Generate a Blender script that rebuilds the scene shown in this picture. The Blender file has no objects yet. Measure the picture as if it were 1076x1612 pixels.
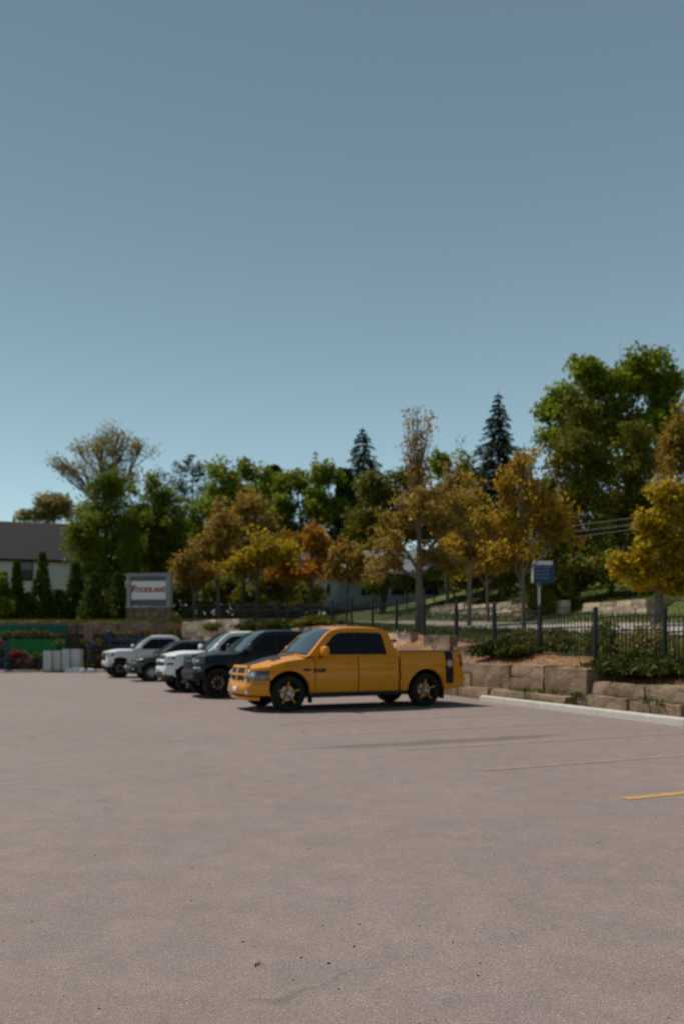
import bpy, bmesh, math, random
import numpy as np
from mathutils import Vector, Matrix, noise as mnoise
R = math.radians
C = bpy.context.scene.collection
sc = bpy.context.scene
rng = np.random.default_rng(7); random.seed(7)

# ------------------------------------------------------------------ camera
F, HOR, CX, H0 = 1260.0, 1015.0, 538.0, 1.5      # focal length and horizon in photo pixels, eye height in metres
cam_d = bpy.data.cameras.new('camera'); cam = bpy.data.objects.new('camera', cam_d); C.objects.link(cam)
cam.location = (0, 0, H0); cam.rotation_euler = (R(90), 0, 0)
cam_d.sensor_fit = 'VERTICAL'; cam_d.sensor_height = 36.0; cam_d.lens = F*36/1612
cam_d.shift_y = (HOR-806)/1612; cam_d.clip_end = 3000; cam_d.clip_start = .05
cam_d.dof.use_dof = True; cam_d.dof.focus_distance = 4.0; cam_d.dof.aperture_fstop = 1.75
sc.camera = cam
# ------------------------------------------------------------------ sky, sun, exposure
to_sun = Vector((-.55, .40, 1.0)).normalized()
w = bpy.data.worlds.new('World'); sc.world = w; w.use_nodes = True
nt = w.node_tree; nt.nodes.clear()
sky = nt.nodes.new('ShaderNodeTexSky'); sky.sky_type = 'NISHITA'; sky.sun_disc = False
sky.sun_elevation = math.asin(to_sun.z); sky.sun_rotation = math.atan2(to_sun.x, to_sun.y)
sky.air_density = 1.0; sky.dust_density = .1; sky.ozone_density = 1.6; sky.altitude = 200
hs = nt.nodes.new('ShaderNodeHueSaturation'); hs.inputs['Saturation'].default_value = .52; hs.inputs['Hue'].default_value = .4565; hs.inputs['Value'].default_value = .0485
gm = nt.nodes.new('ShaderNodeGamma'); gm.inputs['Gamma'].default_value = 1.62
sc_ = nt.nodes.new('ShaderNodeVectorMath'); sc_.operation = 'SCALE'; sc_.inputs[3].default_value = 36.5
bg = nt.nodes.new('ShaderNodeBackground'); bg.inputs['Strength'].default_value = .10
out = nt.nodes.new('ShaderNodeOutputWorld')
sky2 = nt.nodes.new('ShaderNodeTexSky'); sky2.sky_type = 'NISHITA'; sky2.sun_disc = False; sky2.sun_elevation = sky.sun_elevation; sky2.sun_rotation = -sky.sun_rotation
sky2.air_density = sky.air_density; sky2.dust_density = sky.dust_density; sky2.ozone_density = sky.ozone_density; sky2.altitude = 200
mxs = nt.nodes.new('ShaderNodeMix'); mxs.data_type = 'RGBA'; mxs.inputs[0].default_value = .45      # evens the sky from left to right
nt.links.new(sky.outputs[0], mxs.inputs[6]); nt.links.new(sky2.outputs[0], mxs.inputs[7]); nt.links.new(mxs.outputs[2], hs.inputs['Color']); nt.links.new(hs.outputs[0], gm.inputs[0]); nt.links.new(gm.outputs[0], sc_.inputs[0]); nt.links.new(sc_.outputs[0], bg.inputs[0]); nt.links.new(bg.outputs[0], out.inputs[0])
sd = bpy.data.lights.new('sun', 'SUN'); sd.energy = 4.2; sd.angle = R(.53); sd.color = (1, .93, .84)
so = bpy.data.objects.new('sun', sd); C.objects.link(so); so.rotation_euler = to_sun.to_track_quat('Z', 'Y').to_euler(); so.location = (-30, 20, 60)
sc.view_settings.view_transform = 'Standard'; sc.view_settings.look = 'None'
sc.view_settings.exposure = 0.10; sc.view_settings.gamma = 1; sc.view_settings.use_curve_mapping = False
sc.render.engine = 'CYCLES'; sc.cycles.max_bounces = 8; sc.cycles.transparent_max_bounces = 8
sc.cycles.sample_clamp_indirect = 4; sc.cycles.use_denoising = True

# ------------------------------------------------------------------ helpers
def W(px, py, Y): return Vector(((px-CX)*Y/F, Y, H0-(py-HOR)*Y/F))     # point at depth Y
class MB:
    """collects geometry for ONE mesh object"""
    def __init__(s): s.v, s.f, s.m = [], [], []
    def add(s, vs, fs, mi=0):
        o = len(s.v); s.v += [tuple(v) for v in vs]
        for f in fs: s.f.append(tuple(i+o for i in f)); s.m.append(mi)
        return s
    def box(s, c, d, rot=0, mi=0):
        x, y, z = d[0]/2, d[1]/2, d[2]/2; cr, sr = math.cos(rot), math.sin(rot)
        vs = []
        for k in range(8):
            a, b, e = (x if k & 1 else -x), (y if k & 2 else -y), (z if k & 4 else -z)
            vs.append((c[0]+a*cr-b*sr, c[1]+a*sr+b*cr, c[2]+e))
        return s.add(vs, [(0,2,3,1),(4,5,7,6),(0,1,5,4),(2,6,7,3),(0,4,6,2),(1,3,7,5)], mi)
    def tube(s, pts, rad, n=6, mi=0, cap=True):
        pts = [Vector(p) for p in pts]; vs = []; fs = []
        if not hasattr(rad, '__len__'): rad = [rad]*len(pts)
        for i, p in enumerate(pts):
            t = (pts[min(i+1, len(pts)-1)]-pts[max(i-1, 0)]).normalized()
            a = t.cross(Vector((0, 0, 1)) if abs(t.z) < .9 else Vector((1, 0, 0))).normalized(); b = t.cross(a)
            for k in range(n):
                q = 2*math.pi*k/n; vs.append(p+(a*math.cos(q)+b*math.sin(q))*rad[i])
        for i in range(len(pts)-1):
            for k in range(n): fs.append((i*n+k, i*n+(k+1) % n, (i+1)*n+(k+1) % n, (i+1)*n+k))
        if cap: fs.append(tuple(range(n))[::-1]); fs.append(tuple((len(pts)-1)*n+k for k in range(n)))
        return s.add(vs, fs, mi)
    def grid(s, P, mi=0, close=False):
        n, m = len(P), len(P[0]); vs = [p for r in P for p in r]
        fs = [(i*m+j, i*m+j+1, (i+1)*m+j+1, (i+1)*m+j) for i in range(n-1) for j in range(m-1)]
        return s.add(vs, fs, mi)
    def shell(s, P, off, mi=0):
        """grid with a rim: P front points, each pushed back by off (vector) to give thickness"""
        n, m = len(P), len(P[0]); s.grid(P, mi)
        rim = [P[0][j] for j in range(m)]+[P[i][m-1] for i in range(1, n)]+[P[n-1][j] for j in range(m-2, -1, -1)]+[P[i][0] for i in range(n-2, 0, -1)]
        rim = [Vector(p) for p in rim]; back = [p+Vector(off) for p in rim]; k = len(rim)
        return s.add(rim+back, [(i, i+k, (i+1) % k+k, (i+1) % k) for i in range(k)], mi)
    def poly(s, pts, off, mi=0):
        n = len(pts); b = [Vector(p)+Vector(off) for p in pts]
        return s.add(list(pts)+b, [tuple(range(n)), tuple(range(2*n-1, n-1, -1))]+[(i, i+n, (i+1) % n+n, (i+1) % n) for i in range(n)], mi)
    def lathe(s, prof, n=24, axis='y', mi=0, o=(0, 0, 0)):
        vs = []; fs = []; m = len(prof)
        for k in range(n):
            q = 2*math.pi*k/n; c_, s_ = math.cos(q), math.sin(q)
            for (r, h) in prof: vs.append((o[0]+r*c_, o[1]+h, o[2]+r*s_) if axis == 'y' else (o[0]+r*c_, o[1]+r*s_, o[2]+h))
        for k in range(n):
            for j in range(m-1): fs.append((k*m+j, k*m+j+1, ((k+1) % n)*m+j+1, ((k+1) % n)*m+j))
        return s.add(vs, fs, mi)
    def build(s, name, mat, parent=None, smooth=None, weld=False, kind=None):
        me = bpy.data.meshes.new(name); me.from_pydata(s.v, [], s.f)
        ms = mat if isinstance(mat, (list, tuple)) else [mat]
        for q in ms: me.materials.append(q)
        if len(ms) > 1: me.polygons.foreach_set('material_index', s.m)
        if weld:
            bm = bmesh.new(); bm.from_mesh(me); bmesh.ops.remove_doubles(bm, verts=bm.verts, dist=.0008)
            bmesh.ops.recalc_face_normals(bm, faces=bm.faces); bm.to_mesh(me); bm.free()
        if smooth is not None:
            me.polygons.foreach_set('use_smooth', [True]*len(me.polygons)); me.set_sharp_from_angle(angle=smooth)
        return link(name, me, parent, kind)
def link(name, me, parent=None, kind=None):
    o = bpy.data.objects.new(name, me); C.objects.link(o)
    if parent: o.parent = parent
    if kind: o['kind'] = kind
    return o
def tag(o, label=None, cat=None, group=None, kind=None):
    if label: o['label'] = label
    if cat: o['category'] = cat
    if group: o['group'] = group
    if kind: o['kind'] = kind
    return o
def thing(name, label, cat, loc=(0, 0, 0), rz=0, group=None):
    o = bpy.data.objects.new(name, None); C.objects.link(o); o.empty_display_size = .2
    o.location = loc; o.rotation_euler = (0, 0, rz); return tag(o, label, cat, group)
def copy_tree(o, parent=None):
    c = o.copy(); C.objects.link(c); c.parent = parent
    for ch in list(o.children): copy_tree(ch, c)
    return c
def lerp(a, b, t): return a+(b-a)*t
def pw(x, pts):
    if x <= pts[0][0]: return pts[0][1]
    for (a, u), (b, v) in zip(pts, pts[1:]):
        if x <= b: return u+(v-u)*(x-a)/(b-a)
    return pts[-1][1]
def sstep(a, b, x):
    t = max(0, min(1, (x-a)/(b-a))); return t*t*(3-2*t)
def quads_mesh(name, c, u, v, mat, parent=None, tint=None, kind=None, tri=False):
    """many small leaf faces in ONE mesh: centres c, half axes u, v (n,3)"""
    n = len(c); k = 4
    vs = np.empty((n, k, 3), np.float32)
    vs[:, 0] = c-u; vs[:, 1] = c-v*.8+u*.1; vs[:, 2] = c+u; vs[:, 3] = c+v*.8+u*.1
    me = bpy.data.meshes.new(name)
    me.vertices.add(n*k); me.vertices.foreach_set('co', vs.ravel())
    me.loops.add(n*k); me.loops.foreach_set('vertex_index', np.arange(n*k, dtype=np.int32))
    me.polygons.add(n); me.polygons.foreach_set('loop_start', np.arange(0, n*k, k, dtype=np.int32))
    me.update(calc_edges=True)
    a = me.attributes.new('tint', 'FLOAT', 'FACE'); a.data.foreach_set('value', (tint if tint is not None else rng.random(n)).astype(np.float32))
    me.materials.append(mat); me.validate()
    return link(name, me, parent, kind)

# ------------------------------------------------------------------ materials
def mat(name, col, rough=.6, metal=0., coat=0., spec=.25, var=.12, vs=3., bump=0., bs=30., strata=0):
    m = bpy.data.materials.new(name); m.use_nodes = True; t = m.node_tree; N = t.nodes; L = t.links
    b = N['Principled BSDF']; b.inputs['Roughness'].default_value = rough; b.inputs['Metallic'].default_value = metal
    b.inputs['Coat Weight'].default_value = coat; b.inputs['Coat Roughness'].default_value = .04; b.inputs['Specular IOR Level'].default_value = spec
    tc = N.new('ShaderNodeTexCoord'); n = N.new('ShaderNodeTexNoise'); n.inputs['Scale'].default_value = vs; n.inputs['Detail'].default_value = 6; n.inputs['Roughness'].default_value = .65
    L.new(tc.outputs['Object'], n.inputs['Vector'])
    r = N.new('ShaderNodeValToRGB'); c = np.array(col)
    r.color_ramp.elements[0].position = .3; r.color_ramp.elements[1].position = .7
    r.color_ramp.elements[0].color = (*np.clip(c*(1-var), 0, 1), 1); r.color_ramp.elements[1].color = (*np.clip(c*(1+var), 0, 1), 1)
    L.new(n.outputs['Fac'], r.inputs[0]); L.new(r.outputs[0], b.inputs['Base Color'])
    if strata:
        mp = N.new('ShaderNodeMapping'); mp.inputs['Scale'].default_value = (.9, .9, 5); L.new(tc.outputs['Object'], mp.inputs['Vector'])
        n3 = N.new('ShaderNodeTexNoise'); n3.inputs['Scale'].default_value = 2.0; n3.inputs['Detail'].default_value = 5; n3.inputs['Distortion'].default_value = 1.4; L.new(mp.outputs[0], n3.inputs['Vector'])
        oi = N.new('ShaderNodeObjectInfo'); r3 = N.new('ShaderNodeValToRGB'); r3.color_ramp.elements[0].position = .34; r3.color_ramp.elements[0].color = (.45, .42, .38, 1); r3.color_ramp.elements[1].position = .5; r3.color_ramp.elements[1].color = (1, 1, 1, 1); L.new(n3.outputs['Fac'], r3.inputs[0])
        mr = N.new('ShaderNodeMapRange'); mr.inputs['To Min'].default_value = .72; mr.inputs['To Max'].default_value = 1.25; L.new(oi.outputs['Random'], mr.inputs['Value'])
        c1 = mixc(N, L, .5, r.outputs[0], r3.outputs[0], 'MULTIPLY'); v3 = N.new('ShaderNodeVectorMath'); v3.operation = 'SCALE'; L.new(c1, v3.inputs[0]); L.new(mr.outputs[0], v3.inputs[3]); L.new(v3.outputs[0], b.inputs['Base Color'])
        b3 = N.new('ShaderNodeBump'); b3.inputs['Strength'].default_value = .6; b3.inputs['Distance'].default_value = .04; L.new(n3.outputs['Fac'], b3.inputs['Height']); L.new(b3.outputs[0], b.inputs['Normal'])
    if bump:
        n2 = N.new('ShaderNodeTexNoise'); n2.inputs['Scale'].default_value = bs; n2.inputs['Detail'].default_value = 8; L.new(tc.outputs['Object'], n2.inputs['Vector'])
        bp = N.new('ShaderNodeBump'); bp.inputs['Strength'].default_value = bump; bp.inputs['Distance'].default_value = .02
        L.new(n2.outputs['Fac'], bp.inputs['Height']); strata and L.new(b3.outputs[0], bp.inputs['Normal']); L.new(bp.outputs[0], b.inputs['Normal'])
    return m
def leaf_mat(name, cols, trans=.35, rough=.55):
    """leaf colour varies leaf by leaf (attribute tint) and light passes through"""
    m = bpy.data.materials.new(name); m.use_nodes = True; t = m.node_tree; N = t.nodes; L = t.links
    b = N['Principled BSDF']; b.inputs['Roughness'].default_value = rough; b.inputs['Specular IOR Level'].default_value = .12
    a = N.new('ShaderNodeAttribute'); a.attribute_name = 'tint'
    r = N.new('ShaderNodeValToRGB'); e = r.color_ramp.elements
    for i, c in enumerate(cols):
        q = e[i] if i < 2 else e.new(1.0)
        q.position = i/(len(cols)-1); q.color = (*c, 1)
    for i, c in enumerate(cols): e[i].position = i/(len(cols)-1); e[i].color = (*c, 1)
    L.new(a.outputs['Fac'], r.inputs[0]); L.new(r.outputs[0], b.inputs['Base Color'])
    tr = N.new('ShaderNodeBsdfTranslucent'); L.new(r.outputs[0], tr.inputs[0])
    mx = N.new('ShaderNodeMixShader'); mx.inputs[0].default_value = trans
    L.new(b.outputs[0], mx.inputs[1]); L.new(tr.outputs[0], mx.inputs[2]); L.new(mx.outputs[0], N['Material Output'].inputs[0])
    return m
def mnode(N, L, op, a, b=None, c=None):
    q = N.new('ShaderNodeMath'); q.operation = op
    for i, x in enumerate((a, b, c)):
        if x is None: continue
        if isinstance(x, (int, float)): q.inputs[i].default_value = x
        else: L.new(x, q.inputs[i])
    return q.outputs[0]
def mixc(N, L, fac, a, b, mode='MIX'):
    q = N.new('ShaderNodeMix'); q.data_type = 'RGBA'; q.blend_type = mode
    for s, x in ((q.inputs[0], fac), (q.inputs[6], a), (q.inputs[7], b)):
        if isinstance(x, (int, float)): s.default_value = x
        elif isinstance(x, tuple): s.default_value = (*x, 1)
        else: L.new(x, s)
    return q.outputs[2]
STALL = R(23.5)
def asphalt_mat(name, yellow=False):
    m = bpy.data.materials.new(name); m.use_nodes = True; t = m.node_tree; N = t.nodes; L = t.links; b = N['Principled BSDF']
    g = N.new('ShaderNodeNewGeometry'); P = g.outputs['Position']
    def noi(scale, det=5, rough=.6, vec=P):
        n = N.new('ShaderNodeTexNoise'); n.inputs['Scale'].default_value = scale; n.inputs['Detail'].default_value = det; n.inputs['Roughness'].default_value = rough
        L.new(vec, n.inputs['Vector']); return n.outputs['Fac']
    def ramp(f, a, b_, ca=(0, 0, 0), cb=(1, 1, 1)):
        r = N.new('ShaderNodeValToRGB'); r.color_ramp.elements[0].position = a; r.color_ramp.elements[1].position = b_
        r.color_ramp.elements[0].color = (*ca, 1); r.color_ramp.elements[1].color = (*cb, 1); L.new(f, r.inputs[0]); return r.outputs[0]
    base = mixc(N, L, ramp(noi(1.15, 5, .6), .38, .62), ramp(noi(.35, 4), .3, .7, (.203, .161, .154), (.230, .184, .177)), ramp(noi(.35, 4), .3, .7, (.209, .167, .152), (.238, .193, .177)))
    mid = ramp(noi(3.2, 8, .78), .25, .75, (.78, .775, .78), (1.15, 1.14, 1.13)); col = mixc(N, L, 1.0, base, mid, 'MULTIPLY')
    vo = N.new('ShaderNodeTexVoronoi'); vo.inputs['Scale'].default_value = 170; vo.inputs['Randomness'].default_value = 1; L.new(P, vo.inputs['Vector'])
    sep = N.new('ShaderNodeSeparateColor'); L.new(vo.outputs['Color'], sep.inputs[0])
    agg = ramp(sep.outputs[0], .0, 1.0, (.70, .69, .69), (1.30, 1.28, 1.26)); col = mixc(N, L, .8, col, mixc(N, L, 1.0, col, agg, 'MULTIPLY'))
    lite = ramp(sep.outputs[1], .95, .98); col = mixc(N, L, mnode(N, L, 'MULTIPLY', lite, .42), col, (.52, .45, .40))
    pit = ramp(noi(48, 6, .7), .60, .72); col = mixc(N, L, mnode(N, L, 'MULTIPLY', pit, .55), col, (.075, .06, .055))
    # grime patches and oil stains with shapes of their own
    gr = ramp(noi(.9, 8, .75), .54, .70); col = mixc(N, L, mnode(N, L, 'MULTIPLY', gr, .20), col, (.13, .10, .095))
    mp = N.new('ShaderNodeMapping'); mp.vector_type = 'POINT'; mp.inputs['Rotation'].default_value = (0, 0, -STALL); L.new(P, mp.inputs['Vector'])
    sx = N.new('ShaderNodeSeparateXYZ'); L.new(mp.outputs[0], sx.inputs[0])
    mp2 = N.new('ShaderNodeMapping'); mp2.inputs['Scale'].default_value = (.55, 2.4, 1); L.new(mp.outputs[0], mp2.inputs['Vector'])
    sn = noi(1.1, 6, .65, mp2.outputs[0])
    tt = mnode(N, L, 'ABSOLUTE', mnode(N, L, 'SUBTRACT', sx.outputs[1], 10.75)); ss = mnode(N, L, 'ABSOLUTE', mnode(N, L, 'SUBTRACT', sx.outputs[0], 6.3))
    e = mnode(N, L, 'ADD', mnode(N, L, 'POWER', mnode(N, L, 'DIVIDE', tt, .27), 2), mnode(N, L, 'POWER', mnode(N, L, 'DIVIDE', ss, 2.7), 2))
    st = ramp(mnode(N, L, 'SUBTRACT', mnode(N, L, 'MULTIPLY', sn, 1.9), mnode(N, L, 'MULTIPLY', e, .55)), .42, .72)
    col = mixc(N, L, mnode(N, L, 'MULTIPLY', st, .5), col, (.085, .062, .058))
    # cracks
    cn = N.new('ShaderNodeTexVoronoi'); cn.feature = 'DISTANCE_TO_EDGE'; cn.inputs['Scale'].default_value = .16
    wv = N.new('ShaderNodeVectorMath'); wv.operation = 'ADD'; nz = N.new('ShaderNodeTexNoise'); nz.inputs['Scale'].default_value = 1.2; L.new(P, nz.inputs['Vector'])
    L.new(P, wv.inputs[0]); L.new(nz.outputs['Color'], wv.inputs[1]); L.new(wv.outputs[0], cn.inputs['Vector'])
    ck = ramp(cn.outputs['Distance'], .0, .0022, (1, 1, 1), (0, 0, 0)); ckm = mnode(N, L, 'MULTIPLY', ck, ramp(noi(.5, 3), .5, .62))
    col = mixc(N, L, mnode(N, L, 'MULTIPLY', ckm, .55), col, (.07, .058, .052))
    if yellow:
        wear = ramp(noi(9, 8, .75), yellow-.12, yellow+.12); grit = ramp(sep.outputs[2], .25, .5)
        col = mixc(N, L, mnode(N, L, 'MULTIPLY', wear, mnode(N, L, 'ADD', .45, mnode(N, L, 'MULTIPLY', grit, .55))), col, (.52, .30, .035))
    L.new(col, b.inputs['Base Color']); b.inputs['Roughness'].default_value = .9; b.inputs['Specular IOR Level'].default_value = .3
    h = mnode(N, L, 'ADD', mnode(N, L, 'MULTIPLY', vo.outputs['Distance'], -.8), mnode(N, L, 'MULTIPLY', noi(60, 4), 1.0))
    bp = N.new('ShaderNodeBump'); bp.inputs['Strength'].default_value = .45; bp.inputs['Distance'].default_value = .006; L.new(h, bp.inputs['Height']); L.new(bp.outputs[0], b.inputs['Normal'])
    return m
M = {}
M['asphalt'] = asphalt_mat('asphalt'); M['line'] = asphalt_mat('worn_yellow_paint', .585); M['line2'] = asphalt_mat('yellow_paint', .40)
M['concrete'] = mat('concrete', (.46, .43, .39), .85, var=.12, vs=6, bump=.3, bs=60)
M['stone'] = mat('stone', (.25, .176, .117), .9, var=.45, vs=2.2, bump=.9, bs=9, strata=1)
M['stone2'] = mat('stone_pale', (.26, .19, .132), .9, var=.45, vs=2.8, bump=.8, bs=9, strata=1)
M['stone3'] = mat('stone_pale_sunlit', (.44, .345, .26), .9, var=.35, vs=2.8, bump=.8, bs=9, strata=1)  # pale stone, also used to paint sunlight onto sun-facing wall faces
M['stone_shaded'] = mat('stone_shaded', (.085, .063, .050), .9, var=.35, vs=2.0, bump=.9, bs=8, strata=1)  # darker copy of the stone: shade on the back wall put into colour
M['mulch'] = mat('mulch', (.36, .21, .115), .95, var=.4, vs=14, bump=1, bs=45)
M['grass'] = mat('grass', (.072, .095, .018), .9, var=.35, vs=1.3, bump=1, bs=40)
M['earth'] = mat('dark_earth', (.05, .037, .027), .95, var=.3, vs=3, bump=.5)
M['road'] = mat('road_surface', (.31, .265, .245), .9, var=.08, vs=1.5, bump=.2, bs=60)
M['iron'] = mat('black_iron', (.014, .018, .022), .45, var=.2, vs=5)
M['bark'] = mat('bark', (.085, .065, .05), .95, var=.35, vs=9, bump=.9, bs=25)
M['bark_pale'] = mat('bark_pale', (.17, .14, .115), .95, var=.3, vs=8, bump=.7, bs=25)
M['glass'] = mat('tinted_glass', (.008, .010, .013), .04, spec=.22, var=.05, coat=0)
M['wind'] = mat('windshield_glass', (.03, .048, .058), .04, spec=.5, var=.05, coat=.25)
M['rubber'] = mat('rubber', (.014, .013, .013), .8, var=.2, vs=8, bump=.2)
M['blackp'] = mat('black_plastic', (.012, .012, .013), .5, var=.15)
M['under'] = mat('underbody', (.01, .01, .01), .8, var=.2)
M['chrome'] = mat('chrome', (.75, .75, .76), .08, metal=1, var=.03)
M['steel'] = mat('galvanised_steel', (.42, .42, .43), .4, metal=.7, var=.15, vs=12)
M['lens'] = mat('lamp_lens', (.55, .57, .6), .06, metal=.6, coat=1, var=.2, vs=20)
M['lensdark'] = mat('smoked_lamp_lens', (.09, .09, .095), .06, metal=.3, coat=1, var=.3, vs=14)
M['red'] = mat('red_lens', (.22, .008, .008), .12, coat=1, var=.15)
M['amber'] = mat('amber_lens', (.5, .14, .01), .12, coat=1, var=.15)
M['white'] = mat('white_paint', (.70, .69, .67), .4, var=.05)
def paint(name, c, met=0, rough=.32): return mat(name, c, rough, metal=met, coat=.35, spec=.25, var=.035, vs=1.5)
M['yellow'] = paint('yellow_car_paint', (.64, .240, .0)); M['p_black'] = paint('black_car_paint', (.010, .014, .018))
M['p_white'] = paint('white_car_paint', (.80, .80, .80)); M['p_silver'] = paint('pearl_car_paint', (.72, .73, .74)); M['p_grey'] = paint('grey_car_paint', (.075, .08, .078), .35)
M['badge'] = mat('badge_black', (.008, .008, .009), .35, var=.1)
M['wood'] = mat('weathered_wood', (.30, .2, .125), .85, var=.3, vs=10, bump=.4)
M['teal'] = mat('teal_netting', (.01, .12, .09), .7, var=.2, vs=6); M['green'] = mat('green_banner', (.008, .16, .03), .6, var=.18, vs=3)
M['bluerack'] = mat('blue_rack_paint', (.03, .075, .15), .5, var=.2); M['darkrack'] = mat('dark_rack_paint', (.03, .028, .03), .6, var=.2)
M['tray'] = mat('pale_plastic', (.50, .55, .55), .5, var=.08); M['terracotta'] = mat('terracotta', (.3, .11, .06), .8, var=.2)
M['blacktray'] = mat('black_pot_plastic', (.018, .018, .022), .6, var=.2); M['bluetray'] = mat('blue_plastic', (.02, .07, .17), .5, var=.2)
M['bag'] = mat('white_bag', (.62, .63, .65), .5, var=.12, vs=5)
M['signgrey'] = mat('sign_grey', (.30, .30, .30), .6, var=.08); M['signslate'] = mat('sign_slate', (.11, .135, .15), .55, var=.08); M['signwhite'] = mat('sign_white', (.78, .76, .78), .5, var=.04)
M['signred'] = mat('sign_red', (.34, .03, .035), .5, var=.05); M['signblue'] = mat('sign_blue', (.012, .055, .16), .5, var=.06)
M['siding'] = mat('white_siding', (.62, .61, .59), .65, var=.06); M['roof'] = mat('grey_shingle', (.026, .023, .026), .9, var=.22, vs=6, bump=.4)
M['bluesiding'] = mat('pale_blue_siding', (.25, .29, .34), .7, var=.08); M['bluroof'] = mat('pale_metal_roof', (.20, .225, .25), .85, var=.1)
M['eave'] = mat('dark_eave', (.035, .028, .025), .7, var=.1)
L_ = {
 'green': leaf_mat('green_leaf', ((0.063, 0.093, 0.010), (0.151, 0.194, 0.018), (0.270, 0.299, 0.029)), .42),
 'lime': leaf_mat('fresh_green_leaf', ((0.072, 0.111, 0.010), (0.182, 0.234, 0.017), (0.325, 0.351, 0.033)), .45),
 'yellow': leaf_mat('bronze_yellow_leaf', ((0.184, 0.105, 0.011), (0.368, 0.227, 0.017), (0.515, 0.344, 0.027)), .45),
 'gold': leaf_mat('golden_leaf', ((0.196, 0.135, 0.009), (0.391, 0.270, 0.013), (0.564, 0.418, 0.025)), .45),
 'bronze': leaf_mat('bronze_leaf', ((0.188, 0.113, 0.021), (0.314, 0.201, 0.032), (0.426, 0.289, 0.047)), .42),
 'orange': leaf_mat('orange_leaf', ((0.218, 0.095, 0.011), (0.396, 0.162, 0.016), (0.436, 0.247, 0.027)), .42),
 'spruce': leaf_mat('spruce_needle', ((0.016, 0.031, 0.018), (0.034, 0.057, 0.034), (0.058, 0.086, 0.047)), .12),
 'cedar': leaf_mat('cedar_scale_leaf', ((0.034, 0.049, 0.008), (0.078, 0.101, 0.013), (0.143, 0.163, 0.021)), .25),
 'olive': leaf_mat('olive_leaf', ((0.061, 0.065, 0.009), (0.139, 0.139, 0.014), (0.227, 0.211, 0.023)), .35),
 'tan': leaf_mat('tan_bud', ((0.156, 0.130, 0.039), (0.260, 0.221, 0.058), (0.351, 0.305, 0.078)), .4),
 'juniper': leaf_mat('juniper_leaf', ((0.020, 0.029, 0.005), (0.053, 0.062, 0.008), (0.093, 0.096, 0.013)), .25),
 'blade': leaf_mat('grass_blade', ((.05, .075, .012), (.105, .125, .018), (.19, .19, .04)), .35),
 'chip': leaf_mat('wood_chip', ((.16, .085, .045), (.36, .21, .11), (.52, .34, .2)), 0, .9),
 'redf': leaf_mat('red_petal', ((0.154, 0.006, 0.009), (0.252, 0.018, 0.024), (0.280, 0.060, 0.060)), .3),
 'pinkf': leaf_mat('pink_petal', ((0.150, 0.040, 0.072), (0.228, 0.090, 0.121), (0.270, 0.140, 0.165)), .3),
 'orgf': leaf_mat('orange_petal', ((0.210, 0.072, 0.012), (0.270, 0.120, 0.018), (0.300, 0.180, 0.036)), .3),
 'bluf': leaf_mat('blue_petal', ((.05, .06, .25), (.1, .12, .33), (.2, .2, .4)), .3),
}

# ------------------------------------------------------------------ terrain
A = R(21); wv_ = (-math.sin(A), math.cos(A)); nv_ = (math.cos(A), math.sin(A))
def Pt(p, d): return (11.86+p*wv_[0]+d*nv_[0], p*wv_[1]+d*nv_[1])
def pd(X, Y): return ((X-11.86)*wv_[0]+Y*wv_[1], (X-11.86)*nv_[0]+Y*nv_[1])
def walltop(p): return .62 if p < 19.3 else .96 if p < 28.6 else 1.35 if p < 31.5 else 1.7 if p < 35 else 2.3
ZF = [(-10, .8), (18.8, .98), (23.6, 1.2), (28.5, 1.62), (35, 2.05), (41.7, 2.5), (55, 3.0), (90, 4.0)]
def H(X, Y):
    p, d = pd(X, Y); r = d-1.0
    zn = 1.95+.031*(p-28); zl = 3.08+.034*(p-38.8)+.03*max(0, p-50)
    sl = lerp(.13, .27, sstep(38, 62, p))
    if r < 1.46: z = lerp(walltop(p)-.04, pw(p, ZF), sstep(0, 1.46, max(r, 0)))
    elif r < 7.5: z = lerp(pw(p, ZF), zn, sstep(1.46, 7.5, r))
    elif r < 13: z = zn+.35*(r-7.5)/5.5
    elif r < 16: z = lerp(zn+.35, zl, (r-13)/3)
    elif r < 17: z = zl+.55*(r-16)*(1-sstep(48, 60, p))+.1*(r-16)
    else: z = zl+.1+.55*(1-sstep(48, 60, p))+sl*min(r-17, 22)+.03*max(0, r-39)
    bk = 2.87+.03*max(0, min(Y-50, 12))+.05*max(0, min(Y-62, 60))+.012*math.sin(X*.6+Y*.4)
    wgt = sstep(R(50), R(84), math.atan2(Y-46, X+8)) if Y > 46 else (1 if X < -8 else 0)
    return lerp(z, bk, wgt)+.05*mnoise.noise((X*.25, Y*.25, 0))*min(1, max(0, r)/2)
bnd = [(Pt(p, 1.0), A) for p in np.arange(-16, 48.1, 1.0)]
bnd += [((-5.1, 46.1), R(40)), ((-6.2, 47.0), R(48)), ((-7.7, 48.6), R(60)), ((-9.3, 50.4), R(78)), ((-11.5, 50.6), R(90))]
bnd += [((x, 50.6), R(90)) for x in np.arange(-13, -100, -3.0)]
rs = [0, .35, .7, 1.05, 1.46, 2.1, 3, 5, 7.5, 10, 13, 14.5, 16, 17, 18.5, 21, 25, 30, 36, 45, 60, 80, 110, 150, 220]
mb = MB(); rows = []
for i, (b, a) in enumerate(bnd):
    row = []
    for r in rs:
        X, Y = b[0]+r*math.cos(a), b[1]+r*math.sin(a); row.append((X, Y, H(X, Y)))
    rows.append([(row[0][0], row[0][1], -.1)]+row)
rs = [-.001]+rs; nb, nr = len(rows), len(rs); vs = [q for r in rows for q in r]
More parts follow.
